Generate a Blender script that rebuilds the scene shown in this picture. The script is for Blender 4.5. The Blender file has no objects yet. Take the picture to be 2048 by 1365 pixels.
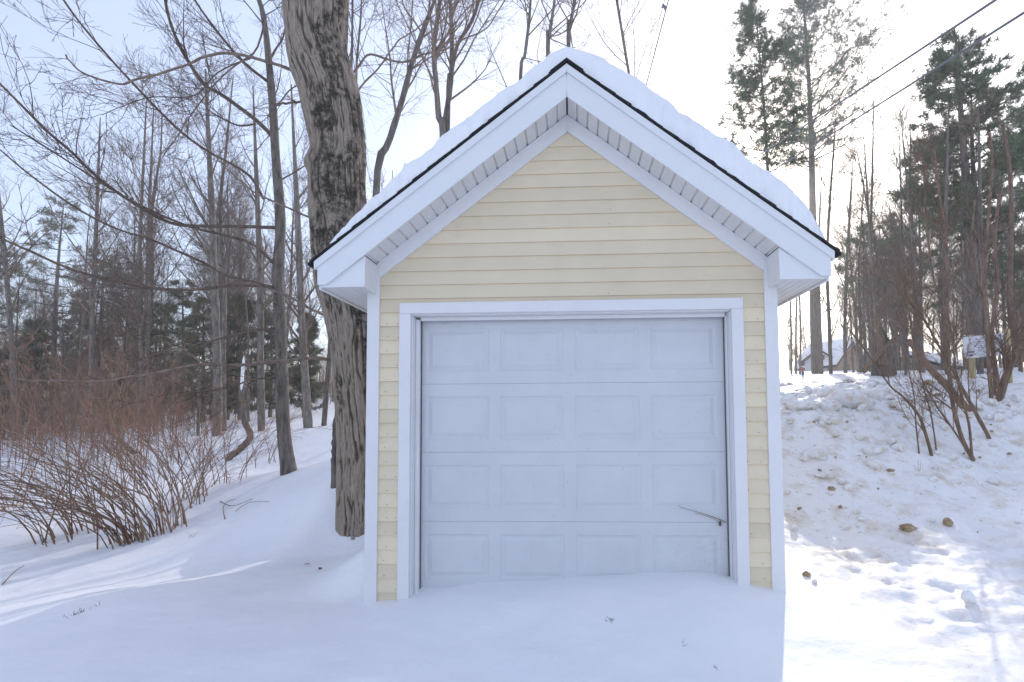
import bpy, math, random
import numpy as np
from mathutils import Matrix, Vector

S = bpy.context.scene
COL = S.collection

# ------------------------------------------------------------------ camera
F_PX = 1060.0; CX, CY = 1092.29, 775.96           # focal length and principal point, photograph pixels
CAM = np.array([0.0166, -3.94, 1.3538])
RT = np.array([0.99881857, 0.04825619, -0.00572777])
UP = np.array([0.00816987, -0.05056269, 0.99868747])
FW = np.array([-0.04790324, 0.99755439, 0.0508972])
cam_d = bpy.data.cameras.new('camera'); cam = bpy.data.objects.new('camera', cam_d); COL.objects.link(cam)
cam.matrix_world = Matrix(((RT[0], UP[0], -FW[0], CAM[0]), (RT[1], UP[1], -FW[1], CAM[1]),
                           (RT[2], UP[2], -FW[2], CAM[2]), (0, 0, 0, 1)))
cam_d.sensor_width = 36.0; cam_d.lens = F_PX / 2048 * 36
cam_d.shift_x = (1024 - CX) / 2048; cam_d.shift_y = (CY - 682.5) / 2048
cam_d.clip_start = 0.05; cam_d.clip_end = 3000
S.camera = cam

# ------------------------------------------------------------------ sky, sun, exposure
SUN_AZ, SUN_EL = math.radians(22.4), math.radians(23.9)
W = bpy.data.worlds.new("World"); S.world = W; W.use_nodes = True
nt = W.node_tree; bg = nt.nodes['Background']
sky = nt.nodes.new('ShaderNodeTexSky'); sky.sky_type = 'NISHITA'; sky.sun_disc = False
sky.sun_elevation = SUN_EL; sky.sun_rotation = SUN_AZ
sky.air_density = 1.0; sky.dust_density = 1.2; sky.ozone_density = 1.2; sky.altitude = 200
veil = nt.nodes.new('ShaderNodeMix'); veil.data_type = 'RGBA'; veil.blend_type = 'ADD'; veil.inputs[0].default_value = 1.0
veil.inputs[7].default_value = (2.0, 1.98, 2.45, 1)            # thin bright winter cloud veil over the whole sky
nt.links.new(sky.outputs[0], veil.inputs[6]); nt.links.new(veil.outputs[2], bg.inputs['Color']); bg.inputs['Strength'].default_value = 0.15
sd = bpy.data.lights.new('sun', 'SUN'); so = bpy.data.objects.new('sun', sd); COL.objects.link(so)
sd.energy = 2.0; sd.angle = math.radians(0.5); sd.color = (1.0, 0.93, 0.83)
dirv = Vector((math.sin(SUN_AZ) * math.cos(SUN_EL), math.cos(SUN_AZ) * math.cos(SUN_EL), math.sin(SUN_EL)))
so.rotation_euler = dirv.to_track_quat('Z', 'Y').to_euler()
S.view_settings.view_transform = 'Standard'; S.view_settings.look = 'None'
S.view_settings.gamma = 1.0; S.view_settings.exposure = 0.40
S.cycles.max_bounces = 6; S.cycles.diffuse_bounces = 4; S.cycles.transparent_max_bounces = 4

# ------------------------------------------------------------------ helpers
def ray(px, py):
    v = FW + RT * (px - CX) / F_PX - UP * (py - CY) / F_PX
    return v
def at(px, py, Y):
    """point seen at a photograph pixel, on the vertical plane y = Y"""
    v = ray(px, py); return CAM + v * (Y - CAM[1]) / v[1]
def ss(a, b, x):
    t = np.clip((x - a) / (b - a), 0, 1); return t * t * (3 - 2 * t)

def hash2(ix, iy, s=0):
    h = (ix.astype(np.int64) * 374761393 + iy.astype(np.int64) * 668265263 + s * 982451653) & 0xFFFFFFFF
    h = ((h ^ (h >> 13)) * 1274126177) & 0xFFFFFFFF
    h = ((h ^ (h >> 16)) * 2246822519) & 0xFFFFFFFF
    return ((h ^ (h >> 15)) & 0xFFFFFF) / float(0xFFFFFF)
def vnoise(x, y, s=0):
    ix, iy = np.floor(x), np.floor(y); fx, fy = x - ix, y - iy
    fx = fx * fx * fx * (fx * (fx * 6 - 15) + 10); fy = fy * fy * fy * (fy * (fy * 6 - 15) + 10)
    a = hash2(ix, iy, s); b = hash2(ix + 1, iy, s); c = hash2(ix, iy + 1, s); d = hash2(ix + 1, iy + 1, s)
    return (a + (b - a) * fx) * (1 - fy) + (c + (d - c) * fx) * fy - 0.5
def fbm(x, y, o=4, s=0, g=0.5):
    r = 0; a = 1.0
    for k in range(o):
        r = r + a * vnoise(x * 2 ** k + 17.3 * k, y * 2 ** k + 5.1 * k, s + k); a *= g
    return r
def worley(x, y, s=0):
    ix, iy = np.floor(x), np.floor(y); f1 = np.full(x.shape, 9.0); f2 = f1.copy(); cid = np.zeros(x.shape)
    for dx in (-1, 0, 1):
        for dy in (-1, 0, 1):
            cx, cy = ix + dx, iy + dy
            d = np.hypot(cx + hash2(cx, cy, s) - x, cy + hash2(cx, cy, s + 1) - y)
            m = d < f1
            f2 = np.where(m, f1, np.minimum(f2, d)); cid = np.where(m, hash2(cx, cy, s + 2), cid); f1 = np.where(m, d, f1)
    return f1, f2, cid

class MB:
    """collects pieces and builds ONE mesh object"""
    def __init__(s): s.v = []; s.f = []; s.n = 0; s.mi = []
    def add(s, V, faces, mi=0):
        V = np.asarray(V, float).reshape(-1, 3); faces = np.asarray(faces, np.int64)
        s.v.append(V); s.f.append(faces + s.n); s.mi.append(np.full(len(faces), mi)); s.n += len(V)
    def box(s, x0, x1, y0, y1, z0, z1, mi=0):
        V = [(x, y, z) for x in (x0, x1) for y in (y0, y1) for z in (z0, z1)]
        s.add(V, [(0, 1, 3, 2), (4, 6, 7, 5), (0, 4, 5, 1), (2, 3, 7, 6), (0, 2, 6, 4), (1, 5, 7, 3)], mi)
    def prism(s, poly, y0, y1, mi=0):
        """polygon of (x, z), convex, pushed along y"""
        n = len(poly); V = [(p[0], y0, p[1]) for p in poly] + [(p[0], y1, p[1]) for p in poly]
        s.add(V, [(i, (i + 1) % n, n + (i + 1) % n, n + i) for i in range(n)], mi)
        for o in (0, n):
            for i in range(1, n - 1):
                s.f.append(np.array([[o, o + i, o + i + 1]]) + s.n - 2 * n); s.mi.append(np.full(1, mi))
    def tubes(s, P, R, sides=4, mi=0):
        P = np.asarray(P, float); R = np.asarray(R, float)
        if P.ndim == 2: P = P[None]; R = R[None]
        N, k = R.shape
        T = np.gradient(P, axis=1); T /= np.linalg.norm(T, axis=2, keepdims=True) + 1e-9
        ref = np.zeros((N, 1, 3)); m = np.abs(P[:, -1] - P[:, 0]); ref[np.arange(N), 0, np.argmin(m, axis=1)] = 1
        n = np.cross(T, ref); n /= np.linalg.norm(n, axis=2, keepdims=True) + 1e-9
        b = np.cross(T, n)
        a = np.arange(sides) * 2 * np.pi / sides
        V = P[:, :, None] + R[:, :, None, None] * (np.cos(a)[None, None, :, None] * n[:, :, None] + np.sin(a)[None, None, :, None] * b[:, :, None])
        i = np.arange(N)[:, None, None] * (k * sides); j = np.arange(k - 1)[None, :, None] * sides
        q = np.arange(sides)[None, None, :]; q2 = (q + 1) % sides
        fa = np.stack([i + j + q, i + j + q2, i + j + sides + q2, i + j + sides + q], -1).reshape(-1, 4)
        s.add(V, fa, mi)
    def grid(s, V, mi=0):
        V = np.asarray(V, float); a, b = V.shape[:2]
        i = np.arange(a - 1)[:, None] * b; j = np.arange(b - 1)[None]
        s.add(V, np.stack([i + j, i + b + j, i + b + j + 1, i + j + 1], -1).reshape(-1, 4), mi)
    def build(s, name, mats, parent=None, smooth=False, loc=None):
        V = np.concatenate(s.v)
        if loc is not None: V = V - np.asarray(loc)
        me = bpy.data.meshes.new(name)
        me.vertices.add(len(V)); me.vertices.foreach_set('co', V.ravel())
        cnt = np.concatenate([np.full(len(f), f.shape[1]) for f in s.f]); idx = np.concatenate([f.ravel() for f in s.f])
        me.loops.add(len(idx)); me.loops.foreach_set('vertex_index', idx.astype(np.int32))
        st = np.concatenate([[0], np.cumsum(cnt)[:-1]])
        me.polygons.add(len(cnt)); me.polygons.foreach_set('loop_start', st.astype(np.int32))
        if not isinstance(mats, (list, tuple)): mats = [mats]
        for m in mats: me.materials.append(m)
        me.polygons.foreach_set('material_index', np.concatenate(s.mi).astype(np.int32))
        me.polygons.foreach_set('use_smooth', np.full(len(cnt), bool(smooth)))
        me.update(calc_edges=True)
        o = bpy.data.objects.new(name, me); COL.objects.link(o)
        if parent: o.parent = parent
        if loc is not None and not parent: o.location = loc
        return o
def bevel(o, w=0.003, seg=1):
    m = o.modifiers.new('bevel', 'BEVEL'); m.width = w; m.segments = seg; m.limit_method = 'ANGLE'; m.angle_limit = math.radians(50)
def tag(o, label=None, cat=None, group=None, kind=None):
    if label: o['label'] = label
    if cat: o['category'] = cat
    if group: o['group'] = group
    if kind: o['kind'] = kind
    return o
def empty(name, loc, label, cat, group=None):
    o = bpy.data.objects.new(name, None); COL.objects.link(o); o.location = [float(c) for c in loc]; o.empty_display_size = .2
    return tag(o, label, cat, group)
def dup(root, loc, rz, sc, label, group=None):
    r = root.copy(); COL.objects.link(r); r.location = [float(c) for c in loc]; r.rotation_euler = (0, 0, rz); r.scale = sc
    r['label'] = label
    if group: r['group'] = group
    for ch in list(root.children):
        c = ch.copy(); COL.objects.link(c); c.parent = r
    return r

# ------------------------------------------------------------------ materials
def mat(name, col=(.5, .5, .5), rough=.6, **kw):
    m = bpy.data.materials.new(name); m.use_nodes = True
    b = m.node_tree.nodes['Principled BSDF']; b.inputs['Base Color'].default_value = (*col, 1); b.inputs['Roughness'].default_value = rough
    b.inputs['Specular IOR Level'].default_value = kw.get('spec', .3)
    return m
def N(m, t, **kw):
    n = m.node_tree.nodes.new(t)
    for k, v in kw.items():
        if k.startswith('i_'):
            n.inputs[k[2:].replace('_', ' ')].default_value = v
        else: setattr(n, k, v)
    return n
def L(m, a, b): m.node_tree.links.new(a, b)
def bsdf(m): return m.node_tree.nodes['Principled BSDF']
def noise(m, scale, detail=4, rough=.6, vec=None, stretch=None):
    n = N(m, 'ShaderNodeTexNoise'); n.inputs['Scale'].default_value = scale; n.inputs['Detail'].default_value = detail; n.inputs['Roughness'].default_value = rough
    tc = N(m, 'ShaderNodeTexCoord'); v = tc.outputs['Object']
    if stretch:
        mp = N(m, 'ShaderNodeMapping'); mp.inputs['Scale'].default_value = stretch; L(m, v, mp.inputs['Vector']); v = mp.outputs[0]
    L(m, v, n.inputs['Vector']); return n
def ramp(m, fac, stops):
    r = N(m, 'ShaderNodeValToRGB'); e = r.color_ramp.elements
    while len(e) > 2: e.remove(e[-1])
    for i, (p, c) in enumerate(stops):
        if i > 1: e.new(p)
        e[i].position = p; e[i].color = (*c, 1)
    L(m, fac, r.inputs['Fac']); return r
def bump(m, h, strength=.3, dist=.02):
    b = N(m, 'ShaderNodeBump'); b.inputs['Strength'].default_value = strength; b.inputs['Distance'].default_value = dist
    L(m, h, b.inputs['Height']); L(m, b.outputs[0], bsdf(m).inputs['Normal']); return b
def mixc(m, fac, a, b):
    x = N(m, 'ShaderNodeMix', data_type='RGBA')
    if fac is not None and not isinstance(fac, float): L(m, fac, x.inputs[0])
    elif fac is not None: x.inputs[0].default_value = fac
    for s, v in ((6, a), (7, b)):
        if isinstance(v, tuple): x.inputs[s].default_value = (*v, 1)
        else: L(m, v, x.inputs[s])
    return x.outputs[2]

def paint(name, col, var=.06, rough=.45, grime=.25, scale=3.0):
    """painted or vinyl surface: faint blotches, a few specks of grime"""
    m = mat(name, col, rough)
    n = noise(m, scale, 6, .65); d = tuple(c * (1 - var * 2) for c in col)
    r = ramp(m, n.outputs['Fac'], [(.3, d), (.7, col)])
    sp = noise(m, 45, 3, .6); g = ramp(m, sp.outputs['Fac'], [(.70, (0, 0, 0)), (.80, (grime, grime, grime))])
    L(m, mixc(m, g.outputs[0], r.outputs[0], (.25, .23, .2)), bsdf(m).inputs['Base Color'])
    n2 = noise(m, 60, 3); bump(m, n2.outputs['Fac'], .05, .004)
    return m
M = {}
M['trim'] = paint('white_trim_paint', (.80, .79, .80), .03)
M['fascia'] = paint('white_aluminium', (.79, .80, .82), .02, .35)
M['door'] = paint('white_door_paint', (.66, .67, .70), .04, .4)
_m = M['door']; _b = bsdf(_m); _src = _b.inputs['Base Color'].links[0].from_socket
_tc = N(_m, 'ShaderNodeTexCoord'); _ds = N(_m, 'ShaderNodeVectorMath', operation='DISTANCE'); L(_m, _tc.outputs['Object'], _ds.inputs[0]); _ds.inputs[1].default_value = (1.02, .18, .22)
_mr = N(_m, 'ShaderNodeMapRange'); L(_m, _ds.outputs['Value'], _mr.inputs['Value']); _mr.inputs['From Min'].default_value = .42; _mr.inputs['From Max'].default_value = .03
_ns = noise(_m, 14, 6, .75, stretch=(1, 1, 2)); _rr = ramp(_m, _ns.outputs['Fac'], [(.50, (0, 0, 0)), (.72, (.45, .45, .45))])
_mu = N(_m, 'ShaderNodeMath', operation='MULTIPLY'); L(_m, _mr.outputs[0], _mu.inputs[0]); L(_m, _rr.outputs[0], _mu.inputs[1])
_c1 = mixc(_m, _mu.outputs[0], _src, (.36, .37, .27))
_sp = noise(_m, 70, 2, .5); _r2 = ramp(_m, _sp.outputs['Fac'], [(.735, (0, 0, 0)), (.76, (.75, .75, .75))]); L(_m, mixc(_m, _r2.outputs[0], _c1, (.20, .17, .14)), _b.inputs['Base Color'])
M['soffit'] = paint('vinyl_soffit', (.74, .73, .72), .03)
M['siding'] = paint('cream_clapboard', (.82, .70, .51), .05, .55, .3, 2.0)
M['dark'] = mat('dark_gap', (.03, .028, .026), .8)
M['strip'] = mat('grey_gap_line', (.14, .135, .13), .7)
M['sheath'] = mat('attic_shade_sheathing', (.06, .05, .045), .9)  # coloured near black so soffit groove ends read as unlit attic
M['nail'] = mat('rusty_nail_head', (.16, .10, .07), .7)
M['shingle'] = mat('black_shingle', (.022, .022, .024), .9); _n = noise(M['shingle'], 120, 3); bump(M['shingle'], _n.outputs['Fac'], .5, .004)

_m = M['siding']; _b = bsdf(_m); _src = _b.inputs['Base Color'].links[0].from_socket
_tc = N(_m, 'ShaderNodeTexCoord'); _sx = N(_m, 'ShaderNodeSeparateXYZ'); L(_m, _tc.outputs['Object'], _sx.inputs[0])
_ma = N(_m, 'ShaderNodeMath', operation='MULTIPLY_ADD'); L(_m, _sx.outputs['Z'], _ma.inputs[0]); _ma.inputs[1].default_value = 1 / .105; _ma.inputs[2].default_value = -.04 / .105
_fl = N(_m, 'ShaderNodeMath', operation='FLOOR'); L(_m, _ma.outputs[0], _fl.inputs[0]); _wn = N(_m, 'ShaderNodeTexWhiteNoise', noise_dimensions='1D'); L(_m, _fl.outputs[0], _wn.inputs['W'])
_mr = N(_m, 'ShaderNodeMapRange'); L(_m, _wn.outputs['Value'], _mr.inputs['Value']); _mr.inputs['To Min'].default_value = .90; _mr.inputs['To Max'].default_value = 1.04
_hs = N(_m, 'ShaderNodeHueSaturation'); L(_m, _mr.outputs[0], _hs.inputs['Value']); L(_m, _src, _hs.inputs['Color'])
_dn = noise(_m, 5, 6, .75, stretch=(.6, 1, 3)); _dr = ramp(_m, _dn.outputs['Fac'], [(.58, (0, 0, 0)), (.78, (.35, .35, .35))]); L(_m, mixc(_m, _dr.outputs[0], _hs.outputs[0], (.46, .38, .27)), _b.inputs['Base Color'])
def snow_mat(name, dirty=False):
    m = mat(name, (.90, .91, .93), .55, spec=.25)
    n1 = noise(m, 9, 5, .6); n2 = noise(m, 130, 3, .6); n3 = noise(m, 1.3, 4)
    mx = N(m, 'ShaderNodeMath', operation='MULTIPLY_ADD'); L(m, n2.outputs['Fac'], mx.inputs[0]); mx.inputs[1].default_value = .12; L(m, n1.outputs['Fac'], mx.inputs[2])
    bump(m, mx.outputs[0], .34, .03)
    col = ramp(m, n3.outputs['Fac'], [(.35, (.87, .88, .91)), (.65, (.92, .92, .93))]).outputs[0]
    if dirty:
        at1 = N(m, 'ShaderNodeAttribute', attribute_name='dirty'); at2 = N(m, 'ShaderNodeAttribute', attribute_name='gravel')  # dirty: bank dirt, plus dulling of the sunlit right foreground
        d1 = noise(m, 2.6, 7, .72); r1 = ramp(m, d1.outputs['Fac'], [(.50, (0, 0, 0)), (.72, (1, 1, 1))])
        mu = N(m, 'ShaderNodeMath', operation='MULTIPLY'); L(m, r1.outputs[0], mu.inputs[0]); L(m, at1.outputs['Fac'], mu.inputs[1])
        col = mixc(m, mu.outputs[0], col, (.50, .37, .21))
        base = N(m, 'ShaderNodeMath', operation='MULTIPLY'); L(m, at1.outputs['Fac'], base.inputs[0]); base.inputs[1].default_value = .24
        col = mixc(m, base.outputs[0], col, (.88, .80, .67))
        sp = noise(m, 19, 5, .75); r2 = ramp(m, sp.outputs['Fac'], [(.60, (0, 0, 0)), (.70, (1, 1, 1))])
        mu2 = N(m, 'ShaderNodeMath', operation='MULTIPLY'); L(m, r2.outputs[0], mu2.inputs[0]); L(m, at1.outputs['Fac'], mu2.inputs[1])
        col = mixc(m, mu2.outputs[0], col, (.22, .16, .10))
        gv = noise(m, 7, 6, .75); r3 = ramp(m, gv.outputs['Fac'], [(.42, (0, 0, 0)), (.60, (1, 1, 1))])
        mu3 = N(m, 'ShaderNodeMath', operation='MULTIPLY'); L(m, r3.outputs[0], mu3.inputs[0]); L(m, at2.outputs['Fac'], mu3.inputs[1])
        col = mixc(m, mu3.outputs[0], col, (.17, .14, .11))
    L(m, col, bsdf(m).inputs['Base Color'])
    return m
M['snow'] = snow_mat('clean_snow'); M['ground'] = snow_mat('ground_snow', True)
def chunk_mat(name, a, b, lo, hi):
    m = mat(name, a, .7); n = noise(m, 6, 6, .7)
    L(m, ramp(m, n.outputs['Fac'], [(lo, a), (hi, b)]).outputs[0], bsdf(m).inputs['Base Color'])
    n2 = noise(m, 40, 4); bump(m, n2.outputs['Fac'], .5, .02); return m
M['chunk'] = chunk_mat('plowed_snow', (.89, .89, .9), (.58, .45, .29), .46, .74)
M['clod'] = chunk_mat('brown_frozen_clod', (.30, .21, .11), (.55, .44, .30), .4, .7)

def bark(name, a, b, sc=14, rnd=True):
    m = mat(name, a, .85, spec=.15)
    n = noise(m, sc, 6, .7, stretch=(1, 1, .22))
    c = ramp(m, n.outputs['Fac'], [(.35, a), (.65, b)]).outputs[0]
    if rnd:
        oi = N(m, 'ShaderNodeObjectInfo'); hs = N(m, 'ShaderNodeHueSaturation')
        mr = N(m, 'ShaderNodeMapRange'); L(m, oi.outputs['Random'], mr.inputs['Value']); mr.inputs['To Min'].default_value = .75; mr.inputs['To Max'].default_value = 1.3
        L(m, mr.outputs[0], hs.inputs['Value']); L(m, c, hs.inputs['Color']); c = hs.outputs[0]
    L(m, c, bsdf(m).inputs['Base Color']); bump(m, n.outputs['Fac'], .6, .03); return m
M['bark'] = bark('grey_bark', (.085, .072, .062), (.27, .235, .205))
M['twig'] = bark('grey_brown_twig', (.125, .094, .076), (.27, .205, .165))
M['redtwig'] = bark('red_brown_twig', (.19, .095, .062), (.42, .245, .165))
M['cane'] = bark('tan_brown_cane', (.12, .072, .05), (.36, .24, .165), 10)
M['shrubbark'] = bark('brown_shrub_bark', (.12, .078, .052), (.27, .185, .135), 20)
M['pinebark'] = bark('dark_pine_bark', (.09, .075, .066), (.24, .20, .18), 9)
def needle(name, a, b):
    m = mat(name, a, .6); n = noise(m, .9, 3)
    c = ramp(m, n.outputs['Fac'], [(.35, a), (.65, b)]).outputs[0]
    oi = N(m, 'ShaderNodeObjectInfo'); hs = N(m, 'ShaderNodeHueSaturation')
    mr = N(m, 'ShaderNodeMapRange'); L(m, oi.outputs['Random'], mr.inputs['Value']); mr.inputs['To Min'].default_value = .8; mr.inputs['To Max'].default_value = 1.25
    L(m, mr.outputs[0], hs.inputs['Value']); L(m, c, hs.inputs['Color']); L(m, hs.outputs[0], bsdf(m).inputs['Base Color'])
    b_ = bsdf(m); b_.inputs['Transmission Weight'].default_value = 0
    return m
M['needle'] = needle('pine_needles', (.09, .13, .07), (.20, .25, .14))
M['needle2'] = needle('hemlock_needles', (.15, .165, .105), (.27, .27, .185))
M['leaf'] = mat('dead_brown_leaf', (.22, .11, .06), .8)

# ------------------------------------------------------------------ terrain
G = [(2.2, -1.2, .02), (0, -1.2, 0), (-2.2, -1.2, .0), (0, -4, .0), (4, -4, .25), (-4, -4, -.15), (0, 0, 0), (-1.6, 0, -.03), (1.7, 0, .0),
     (-12, -6, -1.0), (14, -6, .9), (-3.5, .5, -.08), (-5.2, 1.1, -.38), (-5.0, -1.0, -.3)]
def gp(px, py, d): G.append(tuple(at(px, py, d + CAM[1])))
for p in ((250, 1100, 6.9), (400, 1030, 8.2), (480, 955, 10.2), (560, 945, 12.6), (300, 935, 14), (100, 1010, 9), (430, 870, 19), (618, 855, 19), (10, 890, 22),
          (640, 800, 36), (150, 850, 34), (400, 822, 36), (705, 1072, 6.0), (650, 1000, 6.9), (560, 1075, 6.6), (668, 963, 7.2), (640, 930, 9), (660, 870, 16)): gp(*p)
for p in ((1571, 1186, 4.0), (2048, 1205, 3.6), (1640, 1110, 4.9), (1820, 1062, 5.5), (2048, 1010, 6.1), (1950, 925, 7.5), (1650, 960, 6.5), (1600, 830, 8.1), (1720, 800, 8.6),
          (1900, 770, 10), (2060, 775, 9.6), (1980, 800, 9.0), (1590, 784, 10.6), (1720, 766, 12.2), (1620, 768, 12.4), (1600, 800, 9.6), (1950, 754, 14), (1620, 753, 23), (1800, 746, 26), (1980, 746, 24), (1650, 741, 55), (2000, 742, 50)): gp(*p)
G += [(0, 9, .75), (0, 16, 1.2), (0, 30, 2.6), (0, 60, 6), (-25, 60, 4.2), (-45, 25, .4), (-20, 8, -.5), (60, 20, 4), (110, 90, 10), (0, 120, 9.5), (60, 120, 10), (-80, 100, 5), (-60, -20, -2), (60, -20, 3), (0, -60, -1), (20, 4, 2.6), (9, 1, .8)]
G = np.array(G)
def _k(a, b):
    r2 = ((a[:, None, :] - b[None]) ** 2).sum(-1); return .5 * r2 * np.log(r2 + 1e-9)
_n = len(G); A = np.zeros((_n + 3, _n + 3)); A[:_n, :_n] = _k(G[:, :2], G[:, :2]) + np.eye(_n) * .02
A[:_n, _n] = 1; A[:_n, _n + 1:] = G[:, :2]; A[_n:, :_n] = A[:_n, _n:].T
Wt = np.linalg.solve(A, np.concatenate([G[:, 2], [0, 0, 0]]))
def bank_mask(x, y):
    return ss(1.5, 2.6, x) * ss(-.2, 1.6, y) * (1 - ss(15, 22, y)) * (1 - ss(16, 24, x))
def crest_mask(x, y):
    return np.exp(-((x - 4.4) / 2.0) ** 2) * np.exp(-((y - 4.7) / 1.3) ** 2)
def ground_z(x, y, fine=True):
    x = np.atleast_1d(np.asarray(x, float)); y = np.atleast_1d(np.asarray(y, float)); sh = x.shape
    X = np.stack([x.ravel(), y.ravel()], 1); z = np.empty(len(X))
    for i in range(0, len(X), 20000):
        c = X[i:i + 20000]; cc = np.clip(c, (-100, -60), (120, 130))
        z[i:i + 20000] = _k(cc, G[:, :2]) @ Wt[:_n] + Wt[_n] + cc @ Wt[_n + 1:]
    z = z.reshape(sh)
    # drift against the door, snow slid off the roof along the left wall
    z = z + .125 * np.exp(-np.abs((x - .15) / 1.25) ** 3.2) * np.exp(-((y + .12) / .62) ** 2)
    z = z + .34 * np.exp(-((x + 1.55) / .42) ** 2) * ss(.02, .6, y) * (1 - ss(5, 6.5, y))
    z = z + .14 * np.exp(-(((x + 3.2) / .38) ** 2 + ((y - 2.5) / .8) ** 2))
    z = z - .10 * np.exp(-(((x + 2.6) / .5) ** 2 + ((y - 1.75) / .45) ** 2))
    z = z + .03 * fbm(x * .7, y * .7, 3, 11) * (1 - ss(30, 60, np.hypot(x, y))) + .25 * fbm(x * .12, y * .12, 3, 31) * ss(14, 40, np.hypot(x, y))
    if fine:
        b = bank_mask(x, y)
        f1, f2, cid = worley(x * 2.2 + .4 * vnoise(x * 3, y * 3, 5), y * 2.2 + .4 * vnoise(x * 3, y * 3, 6), 40)
        g1, g2, gid = worley(x * 5.5, y * 5.5, 50)
        lump = .11 * cid * ss(0, .18, f2 - f1) + .05 * gid * ss(0, .2, g2 - g1)
        zone = (.30 + .70 * ss(2.2, 4.4, y)) * (.35 + .9 * ss(-.22, .22, vnoise(x * .9, y * .9, 61)))
        z = z + b * zone * (.14 * fbm(x * 2.4, y * 2.4, 4, 60, .6) + .055 * fbm(x * 9, y * 9, 3, 64, .65) - .05 * ss(.10, .45, vnoise(x * 6.5, y * 6.5, 66))) + lump * np.clip(crest_mask(x, y) * 1.5, 0, 1)
        g = ss(1.6, 2.4, x) * (1 - ss(1.0, 2.5, y)) * ss(-1.6, -.2, y)
        z = z + g * (.050 * fbm(x * 4, y * 4, 4, 70, .62) + .030 * fbm(x * 13, y * 13, 3, 75, .6))
        # old trodden edge in the foreground
        z = z - .030 * ss(-.02, .05, -1.26 - y + .10 * vnoise(x * 3.0, y * 0, 80) + .05 * vnoise(x * 9, y * 0, 81) - .18 * np.abs(x + 1.2) ** 1.5) * (x < 0)
        z = z + (.015 * fbm(x * 3.2, y * 3.2, 3, 90) + .004 * fbm(x * 4, y * 15, 3, 93)) * (1 - b)
    return z
def gz(x, y): return float(ground_z(x, y)[0])
def gpt(px, py, d):
    """ground point under a pixel: march along its ray near depth d"""
    v = ray(px, py); v = v / v[1]
    t = np.linspace(max(1.2, d * .55), d * 1.8, 400); P = CAM + v * t[:, None]
    e = P[:, 2] - ground_z(P[:, 0], P[:, 1]); k = np.where(e < 0)[0]
    i = k[0] if len(k) else int(np.argmin(np.abs(e)))
    return np.array([P[i, 0], P[i, 1], ground_z(P[i, 0], P[i, 1])[0]])

def axis(lo, a, b, hi, st, gr=1.12):
    c = list(np.arange(a, b + 1e-6, st)); s = st; x = b
    while x < hi: s *= gr; x += s; c.append(x)
    s = st; x = a; pre = []
    while x > lo: s *= gr; x -= s; pre.append(x)
    return np.array(pre[::-1] + c)
gx = axis(-500, -8, 8, 500, .045); gy = axis(-40, -2.2, 10, 700, .045)
XX, YY = np.meshgrid(gx, gy, indexing='ij'); ZZ = ground_z(XX, YY)
mb = MB(); mb.grid(np.stack([XX, YY, ZZ], -1)[:, ::-1])
gnd = mb.build('snow_ground', M['ground'], smooth=True)
tag(gnd, 'snow covered ground rising to a dirty plowed bank on the right', 'snow', kind='structure')
def attr(o, name, a):
    at_ = o.data.attributes.new(name, 'FLOAT', 'POINT'); at_.data.foreach_set('value', np.ascontiguousarray(a, dtype=np.float32).ravel())
_d = bank_mask(XX, YY) * (.55 + .45 * np.exp(-((YY - 4.2) / 2.5) ** 2)) + .35 * ss(1.55, 1.8, XX) * (1 - ss(2.2, 3.6, XX)) * ss(-.2, .3, YY) * (1 - ss(2, 4, YY))
_d = np.maximum(_d, .5 * ss(1.6, 2.0, XX) * ss(-2.2, -.8, YY) * (1 - ss(1.5, 3, YY)) * (1 - ss(12, 16, XX)))  # dirt tone spread here to hold down the brightness of the sunlit snow
attr(gnd, 'dirty', np.clip(_d, 0, 1)[:, ::-1])
attr(gnd, 'gravel', (ss(2.6, 3.4, XX) * (1 - ss(5.6, 7.0, XX)) * ss(5.6, 6.4, YY) * (1 - ss(8.2, 9.6, YY)))[:, ::-1])

# ------------------------------------------------------------------ garage
APEX, MS, FY = 3.90, .7676, -.242           # shingle line at the ridge, slope, y of the rake fascia
LEN = 5.6; EH = 1.8617; FH = 1.809; BOT = 2.30; CW = 1.536
def zr(x): return APEX - MS * abs(x)
gar = empty('garage', (0, 0, 0), 'small cream clapboard garage with white trim and snow covered gable roof', 'garage')
# clapboard siding: front wall and the two sides, each course tilted
c = MB(); ZB = .04; ST = .105
for k in range(-4, 36):
    z0 = ZB + ST * k; z1 = z0 + ST + .012
    for (xa, xb) in (((-CW + .08, -1.27), (1.27, CW - .08)) if z1 < 2.18 else ((-CW + .08, CW - .08),)):
        hw = min(xb, (APEX - .33 - z0) / MS) if z0 > 2.2 else xb
        if z0 > 2.2:
            hw0 = min(xb, (APEX - .31 - z0) / MS); hw1 = min(xb, (APEX - .31 - z1) / MS)
            if hw1 <= .02: continue
            a0, a1, b0, b1 = -hw0, -hw1, hw0, hw1
        else: a0, a1, b0, b1 = xa, xa, xb, xb
        j = .0012 * math.sin(k * 12.9)
        V = [(a0, .010, z0 + j), (b0, .010, z0 - j), (b1, .024, z1), (a1, .024, z1), (a0, .024, z0 + j), (b0, .024, z0 - j)]
        c.add(V, [(0, 1, 2, 3), (0, 4, 5, 1)])
for s in (-1, 1):
    for k in range(-4, 21):
        z0 = ZB + ST * k; z1 = z0 + ST + .012; x0 = s * (CW - .008); x1 = s * (CW - .022)
        V = [(x0, .035, z0), (x0, LEN - .035, z0), (x1, LEN - .035, z1), (x1, .035, z1), (x1, .035, z0), (x1, LEN - .035, z0)]
        c.add(V, [(0, 1, 2, 3), (0, 4, 5, 1)])
rnd = random.Random(3)
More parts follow.
